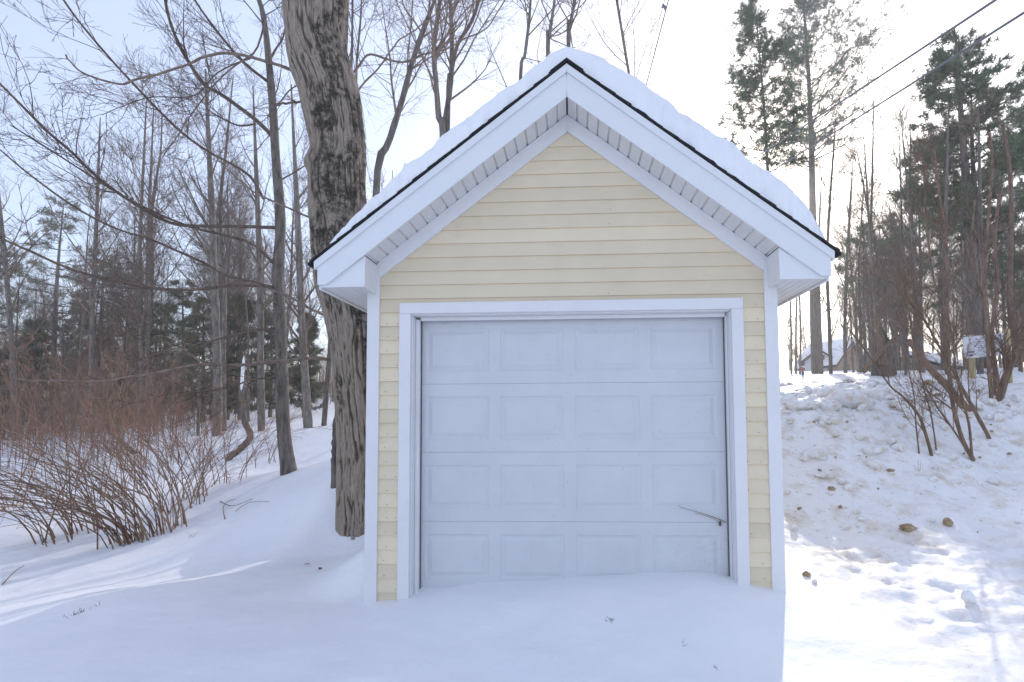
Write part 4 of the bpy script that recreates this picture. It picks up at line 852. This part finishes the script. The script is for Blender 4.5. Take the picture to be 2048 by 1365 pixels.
# shield emblem: dark bar above a pointed dark base
ink(-.045, .075, .25, .30); m.add([(-.03, y, zb_ + hh * .155), (.06, y, zb_ + hh * .155), (.045, y, zb_ + hh * .11), (.015, y, zb_ + hh * .075), (-.015, y, zb_ + hh * .11)], [(0, 4, 3, 2, 1)])
ink(-.04, .07, .19, .205, 1)
ink(.22, .24, .88, .97); 
for q, (za, x0, x1) in enumerate(((.78, .14, .8), (.70, .14, .76), (.62, .14, .5), (.52, .14, .72), (.34, .12, .8), (.25, .12, .7), (.17, .12, .78), (.10, .12, .6))): ink(x0, min(x1, wd - .08), za, za + .022, 1)
ink(.13, .50, .44, .455); m.build('lettering', [M['ink'], M['inkg']], sg)
m = MB(); pp = gpt(2012, 742, 12); np_ = empty('number_post', pp, 'small green number plate on a stake beside the sign', 'number plate')
m.box(-.018, .018, -.01, .01, -.2, .55); m.build('stake', M['post'], np_)
m = MB(); m.box(-.045, .045, -.022, -.012, .05, .28); m.build('plate', M['green'], np_)
m = MB()
for z0 in (.19, .10): m.box(-.008, .008, -.025, -.0225, z0, z0 + .055)
m.box(-.016, .016, -.0252, -.0226, .118, .126); m.build('digits', M['signw'], np_); m = MB(); m.box(-.05, .045, -.024, -.013, .33, .40); m.build('tape', M['orange'], np_)
pp = gpt(1606, 756, 20); m = MB(); m.box(-.02, .02, -.02, .02, -.2, .1); m.box(-.045, .045, -.03, .03, .1, .26, 1); m.box(-.04, .02, -.03, .03, .26, .44, 2)
M['blue'] = mat('blue_marker', (.05, .15, .4), .5); M['red'] = mat('red_marker', (.6, .12, .08), .5)
o = m.build('marker_stake', [M['post'], M['blue'], M['red']]); o.location = pp; tag(o, 'red and blue marker stake left of the big pine trunk', 'marker')
M['hbrown'] = paint('brown_house_wall', (.33, .20, .13), .1); M['hwhite'] = paint('pale_house_wall', (.66, .68, .74), .04); M['hdark'] = mat('dark_window', (.05, .06, .07), .2); M['htan'] = paint('tan_house_wall', (.45, .36, .29), .08)
def house(label, px, py, d, w_, dep, eave, ridge, wall, rot=0, over=.5, roofx=(1, 1), win=True, nm='house'):
    b = gpt(px, py, d); b[2] -= .3; h = empty(nm, b, label, 'house'); h.rotation_euler = (0, 0, rot)
    m = MB(); m.prism([(-w_ / 2, -.5), (w_ / 2, -.5), (w_ / 2, eave), (0, ridge), (-w_ / 2, eave)], 0, dep); m.build('wall', wall, h)
    sl = (ridge - eave) / (w_ / 2); m = MB()
    for s, e in ((-1, roofx[0]), (1, roofx[1])):
        xo = (w_ / 2 + over) * e; m.prism([(0, ridge + .45), (s * xo, ridge - sl * xo + .4), (s * xo, ridge - sl * xo + .08), (0, ridge + .10)], -over, dep + over)
    m.build('roof_snow_layer', M['snow'], h)
    m = MB()
    for s, e in ((-1, roofx[0]), (1, roofx[1])):
        xo = (w_ / 2 + over) * e; m.prism([(0, ridge + .095), (s * xo, ridge - sl * xo + .075), (s * xo, ridge - sl * xo - .15), (0, ridge - .12)], -over, dep + over)
    m.build('roof', M['shingle'], h)
    if win:
        m = MB(); m.box(-.2 * w_, -.02 * w_, -.05, .02, eave * .25, eave * .65); m.build('window', M['hdark'], h)
        m = MB(); m.box(.02 * w_, .16 * w_, -.05, .02, eave * .95, eave * 1.3); m.build('window', M['hdark'], h)
    return h
house('brown wooden house with steep snowy gable beyond the right hand trees', 1700, 741, 72, 3.5, 5, 1.3, 3.3, M['hbrown'], .35, roofx=(1.0, .9))
house('pale house with snow roof just right of the big pine trunk', 1640, 742, 76, 3.0, 3, 1.5, 2.6, M['hwhite'], -.7)
house('tan low house with pale roof right of the splintered stump', 1822, 745, 80, 4.4, 4, .8, 1.7, M['htan'], -1.0)

# ------------------------------------------------------------------ wires
M['wire'] = mat('grey_cable', (.16, .16, .18), .5); M['wire2'] = mat('dark_wire', (.06, .06, .07), .5)
def wire(label, a, Ya, b, Yb, r, mt='wire', sag=.1, nm='utility_wire', group=None):
    A_, B_ = at(*a, Ya), at(*b, Yb); t = np.linspace(0, 1, 40)[:, None]; P = A_ + (B_ - A_) * t; P[:, 2] -= sag * 4 * (t * (1 - t))[:, 0]
    m = MB(); m.tubes(P, np.full(40, r), 8); o = m.build(nm, M[mt], smooth=True, loc=A_); return tag(o, label, 'wire', group)
wire('thick grey cable at upper right, upper one of the pair', (2150, -105), 2.5, (1400, 385), 24, .021, sag=.05)
wire('thick grey cable at upper right, lower one of the pair', (2180, -58), 2.8, (1440, 405), 25, .021, sag=.05)
wire('slanting wire with small clamps above the right roof slope', (1345, -30), 12, (1235, 390), 14, .017, 'wire2', 0)
wire('thin wire parallel to the clamped wire above the right roof slope', (1338, -30), 12.2, (1222, 390), 14.2, .010, 'wire2', 0)
cl = at(1328, 15, 11.9); m = MB(); m.tubes(np.array([(-.05, 0, .10), (.0, 0, .03), (.03, 0, -.05)]), np.array([.02, .05, .02]), 8); m.tubes(np.array([(-.08, 0, .0), (0, 0, .03), (.10, 0, .0)]), np.array([.015, .035, .02]), 8); m.tubes(np.array([(.03, 0, -.05), (.05, 0, -.13)]), np.array([.035, .015]), 8)
o = m.build('wire_clamp', M['wire'], smooth=True); o.location = cl; tag(o, 'grey clamp gripping the slanting wire near the top of the photo', 'clamp')
wire('thin dark wire crossing the left woods, uppermost', (-40, 513), 14, (640, 503), 16, .007, 'wire2', .05); wire('thin dark wire crossing the left woods, middle one', (-40, 655), 13, (660, 632), 16, .006, 'wire2', .05); wire('thin dark wire crossing the left woods, lowest', (-40, 700), 13, (660, 690), 16, .006, 'wire2', .05)

# ------------------------------------------------------------------ snow chunks and clods on the bank
def chunk(name, label, px, py, d, wpx, seed, mt='chunk', flat=.6, group=None, sharp=.7, cat='snow chunk', sink=.3):
    rng = np.random.default_rng(seed); b = gpt(px, py, d); s = wpx * (b[1] - CAM[1]) / F_PX / 2
    n, k = 26, 40; th = np.linspace(0, np.pi, n); ph = np.linspace(0, 2 * np.pi, k + 1)[:-1]
    T_, P_ = np.meshgrid(th, ph, indexing='ij'); D = np.stack([np.sin(T_) * np.cos(P_), np.sin(T_) * np.sin(P_), np.cos(T_)], -1)
    q = rng.normal(size=(11, 3)); q /= np.linalg.norm(q, axis=1, keepdims=True); hgt = rng.uniform(.5, 1.0, 11); rough_ = .34 if mt == 'clod' else .18
    r = np.min(np.where((D @ q.T) > .15, hgt / np.maximum(D @ q.T, .15), 9), axis=-1); r = np.minimum(r, 1.25) * sharp + (1 - sharp) + rough_ * fbm(D[..., 0] * 2.5 + seed, D[..., 1] * 2.5 + D[..., 2] * 2, 5, seed, .6)
    V = D * r[..., None] * s * np.array([1, .8, flat]); a = rng.uniform(-.6, .6); V = np.stack([V[..., 0] * math.cos(a) - V[..., 1] * math.sin(a), V[..., 0] * math.sin(a) + V[..., 1] * math.cos(a), V[..., 2] + s * flat * (1 - 2 * sink) * .8], -1)
    m = MB(); Vw = np.concatenate([V, V[:, :1]], 1); m.grid(Vw[:, ::-1]); o = m.build(name, M[mt], smooth=True); o.location = b; return tag(o, label, cat, group)
CH = [('broad clean snow slab on the bank crest, largest of all', 1708, 812, 8.5, 62, .55), ('snow slab left of the broad one on the bank crest', 1658, 815, 8.4, 44, .5), ('tan edged snow slab near the corner board on the crest', 1602, 816, 8.3, 36, .6), ('rounded snow block against the corner board on the crest', 1576, 808, 8.6, 26, .8),
      ('flat snow slab behind the broad one on the crest', 1690, 790, 9.0, 46, .45), ('squarish snow block right of the broad slab', 1758, 794, 9.0, 42, .6), ('small tan snow slab behind the crest', 1650, 793, 9.0, 28, .5), ('snow slab under the leaning shrub', 1782, 812, 8.7, 34, .5),
      ('pale snow slab half way down the bank', 1752, 905, 7.4, 44, .5), ('pyramid shaped upright snow chunk on the bank', 1752, 938, 7.0, 26, 1.3), ('pointed snow chunk at the foot of the leaning shrub', 1798, 900, 7.6, 28, .8), ('low smooth snow slab below the pyramid chunk', 1645, 955, 6.6, 32, .45),
      ('wide pale snow slab low on the bank by the wall', 1632, 915, 7.0, 50, .45), ('lone snow lump in the sunlit right foreground', 1940, 1205, 3.75, 24, 1.1), ('white snow lump against the corner board', 1574, 990, 6.2, 14, .9), ('small snow lump left of the two brown clods', 1722, 1042, 5.7, 13, .7)]
for i, (lb, px, py, d, w_, fl) in enumerate(CH): chunk('snow_chunk', lb, px, py, d, w_ * (1.3 if py < 830 else 1.1), 600 + i, 'chunk' if i != 13 else 'snow', fl, 'snow chunks on the bank', .95 if 'slab' in lb or 'pyramid' in lb else .75)
CL = [('larger oblong brown frozen clod on the lower bank', 1816, 1060, 5.5, 30, .55), ('round brown frozen clod right of the oblong one', 1896, 1050, 5.6, 20, .8), ('small brown clod on the bank near the wall', 1663, 980, 6.4, 13, .8), ('small brown clod beside the pyramid snow chunk', 1781, 946, 6.9, 13, .7),
      ('brown clod high on the bank behind the cut trunk', 1855, 770, 9.6, 20, .6), ('brown clod below the highest one', 1876, 792, 9.3, 15, .5), ('tan clod with a dark end near the wall foot', 1612, 1153, 4.4, 15, .7), ('grey snowball pair left piece near the wall foot', 1630, 1168, 4.3, 12, .8), ('tan clod in the slush near the wall', 1600, 1020, 6, 10, .8)]
for i, (lb, px, py, d, w_, fl) in enumerate(CL): chunk('frozen_clod', lb, px, py, d, w_, 640 + i, 'clod' if 'snowball' not in lb else 'chunk', fl, 'brown clods on the bank', .6, 'clod')
rng = np.random.default_rng(77)
for i in range(150):
    px = rng.uniform(1575, 2040); py = (800 + 270 * rng.random() ** 1.8) if i % 3 else rng.uniform(780, 850); br_ = rng.random() < .18
    chunk('frozen_clod' if br_ else 'snow_chunk', 'tiny brown crumb scattered on the bank' if br_ else 'small crumb of snow scattered on the bank', px, py, 7 if py > 850 else 8.6, rng.uniform(3, 9) if br_ else rng.uniform(6, 24), 700 + i, 'clod' if br_ else 'chunk', rng.uniform(.5, .9), 'tiny brown crumbs' if br_ else 'small snow crumbs', .8, 'clod' if br_ else 'snow chunk')

# ------------------------------------------------------------------ small litter
def sprig(label, px, py, d, n, h, seed, mt='cane', nm='dry_grass', spread=.02, cat='grass tuft'):
    rng = np.random.default_rng(seed); b = gpt(px, py, d); P = np.zeros((n, 4, 3)); dr = rng.normal(size=(n, 2)) * .4; s_ = np.linspace(0, 1, 4)
    hh = h * rng.uniform(.5, 1.1, n); P[:, :, 0] = rng.normal(0, spread, n)[:, None] + dr[:, :1] * hh[:, None] * s_; P[:, :, 1] = rng.normal(0, spread, n)[:, None] + dr[:, 1:] * hh[:, None] * s_; P[:, :, 2] = -.01 + hh[:, None] * s_ * (1 - .2 * s_)
    m = MB(); m.tubes(P, np.full((n, 4), .0022) * (1 - .6 * s_), 3); o = m.build(nm, M[mt]); o.location = b; return tag(o, label, cat)
sprig('dark dry tuft in the shaded snow at lower left', 157, 1228, 4.3, 26, .035, 1, 'pinebark', spread=.03)
sprig('small dark sprig in a dimple of snow before the door', 1218, 1242, 3.4, 14, .03, 2, 'pinebark', spread=.012)
sprig('two thin dry stalks in the snow right of the door', 1366, 1292, 3.0, 2, .07, 3, spread=.006); sprig('bent dry stalk in the lower right foreground snow', 1430, 1337, 2.8, 3, .035, 4, spread=.01)
sprig('single thin stalk in the shaded snow below the shrubs', 195, 1215, 4.5, 2, .07, 5); sprig('pair of dry stalks at the foot of the shrubs', 384, 1075, 6.8, 3, .16, 6, spread=.03)
sprig('dry stalk standing on the lower right bank', 1834, 945, 6.9, 3, .22, 7, spread=.03)
def leaf(label, px, py, d, s, seed):
    rng = np.random.default_rng(seed); b = gpt(px, py, d); a = rng.uniform(0, 6.28); n = 9; t = np.linspace(0, 1, n); w_ = .32 * s * np.sin(t * np.pi) ** .8
    V = np.stack([np.stack([t * s - s / 2, -w_, .008 + .25 * w_ + .02 * s * np.sin(t * 3)], -1), np.stack([t * s - s / 2, w_ * 0, .006 + .3 * s * t * (1 - t)], -1), np.stack([t * s - s / 2, w_, .012 + .35 * w_], -1)], 0)
    V = np.stack([V[..., 0] * math.cos(a) - V[..., 1] * math.sin(a), V[..., 0] * math.sin(a) + V[..., 1] * math.cos(a), V[..., 2]], -1); m = MB(); m.grid(V); o = m.build('dead_leaf', M['leaf'] if s > .05 else M['pinebark'], smooth=True); o.location = b; return tag(o, label, 'leaf')
leaf('dark curled leaf in the hollow below the massive trunk', 614, 1131, 5.2, .055, 1); leaf('dark leaf right of the other one below the massive trunk', 641, 1140, 5.1, .06, 2); leaf('dry leaf lying at the base of the massive trunk', 706, 1082, 5.7, .06, 3)
def ground_twig(label, pts, d, r):
    P = np.array([gpt(x, y, d) for x, y in pts]); P[:, 2] += .012; P[1:-1, 2] += .03; m = MB(); b = P[0]; m.tubes(smooth_path(P, 20), np.linspace(r, r * .5, 20), 6); o = m.build('fallen_twig', M['shrubbark'], smooth=True, loc=b); return tag(o, label, 'twig')
ground_twig('curved twig hooked over the snow right of the shrubs', [(450, 1040), (446, 1022), (455, 1010), (472, 1000)], 7.9, .007); ground_twig('long thin twig lying on the sunlit snow', [(470, 1025), (500, 1012), (540, 1006)], 7.8, .005); ground_twig('forked twig lying on the snow near the shrub foot', [(440, 1005), (465, 1018), (505, 1000)], 8.2, .006)
ground_twig('dark twig lying on the snow at far left', [(5, 1172), (30, 1150), (48, 1135)], 5.2, .006)
# strand stuck to the door
sb = at(1449, 1045, .17); m = MB(); w_ = empty('web_strand', sb, 'dark stringy strand with a little ball caught on the right door edge', 'strand')
def dpt(x, y, o=.160): return at(x, y, o) - sb
m.tubes(smooth_path([dpt(1452, 1045), dpt(1430, 1036), (dpt(1400, 1026)), dpt(1365, 1016), dpt(1357, 1011)], 20), np.linspace(.0035, .0012, 20), 5); m.tubes(smooth_path([dpt(1438, 1044), dpt(1415, 1034), dpt(1390, 1027)], 14), np.full(14, .0014), 4); m.build('string', M['cane'], w_, smooth=True)
m = MB(); m.tubes(np.array([dpt(1441, 1042), dpt(1440, 1046), dpt(1440, 1050), dpt(1441, 1053)]), np.array([.003, .010, .010, .003]), 8); m.build('ball', M['pinebark'], w_, smooth=True)

# ------------------------------------------------------------------ thin haze, added to lift the shade and stand in for sun flare
hz = MB(); hz.box(-545, 545, -60, 765, -7, 36)
ho = hz.build('haze', []); hm = bpy.data.materials.new('haze'); hm.use_nodes = True; hm.node_tree.nodes.remove(bsdf(hm))
pv = hm.node_tree.nodes.new('ShaderNodeVolumePrincipled'); pv.inputs['Color'].default_value = (.96, .96, .98, 1); pv.inputs['Density'].default_value = .0028; pv.inputs['Anisotropy'].default_value = .6
hm.node_tree.links.new(pv.outputs[0], hm.node_tree.nodes['Material Output'].inputs['Volume']); ho.data.materials.append(hm)
tag(ho, 'thin pale haze added to lift the shade and spread the sun glow', 'haze', kind='stuff')
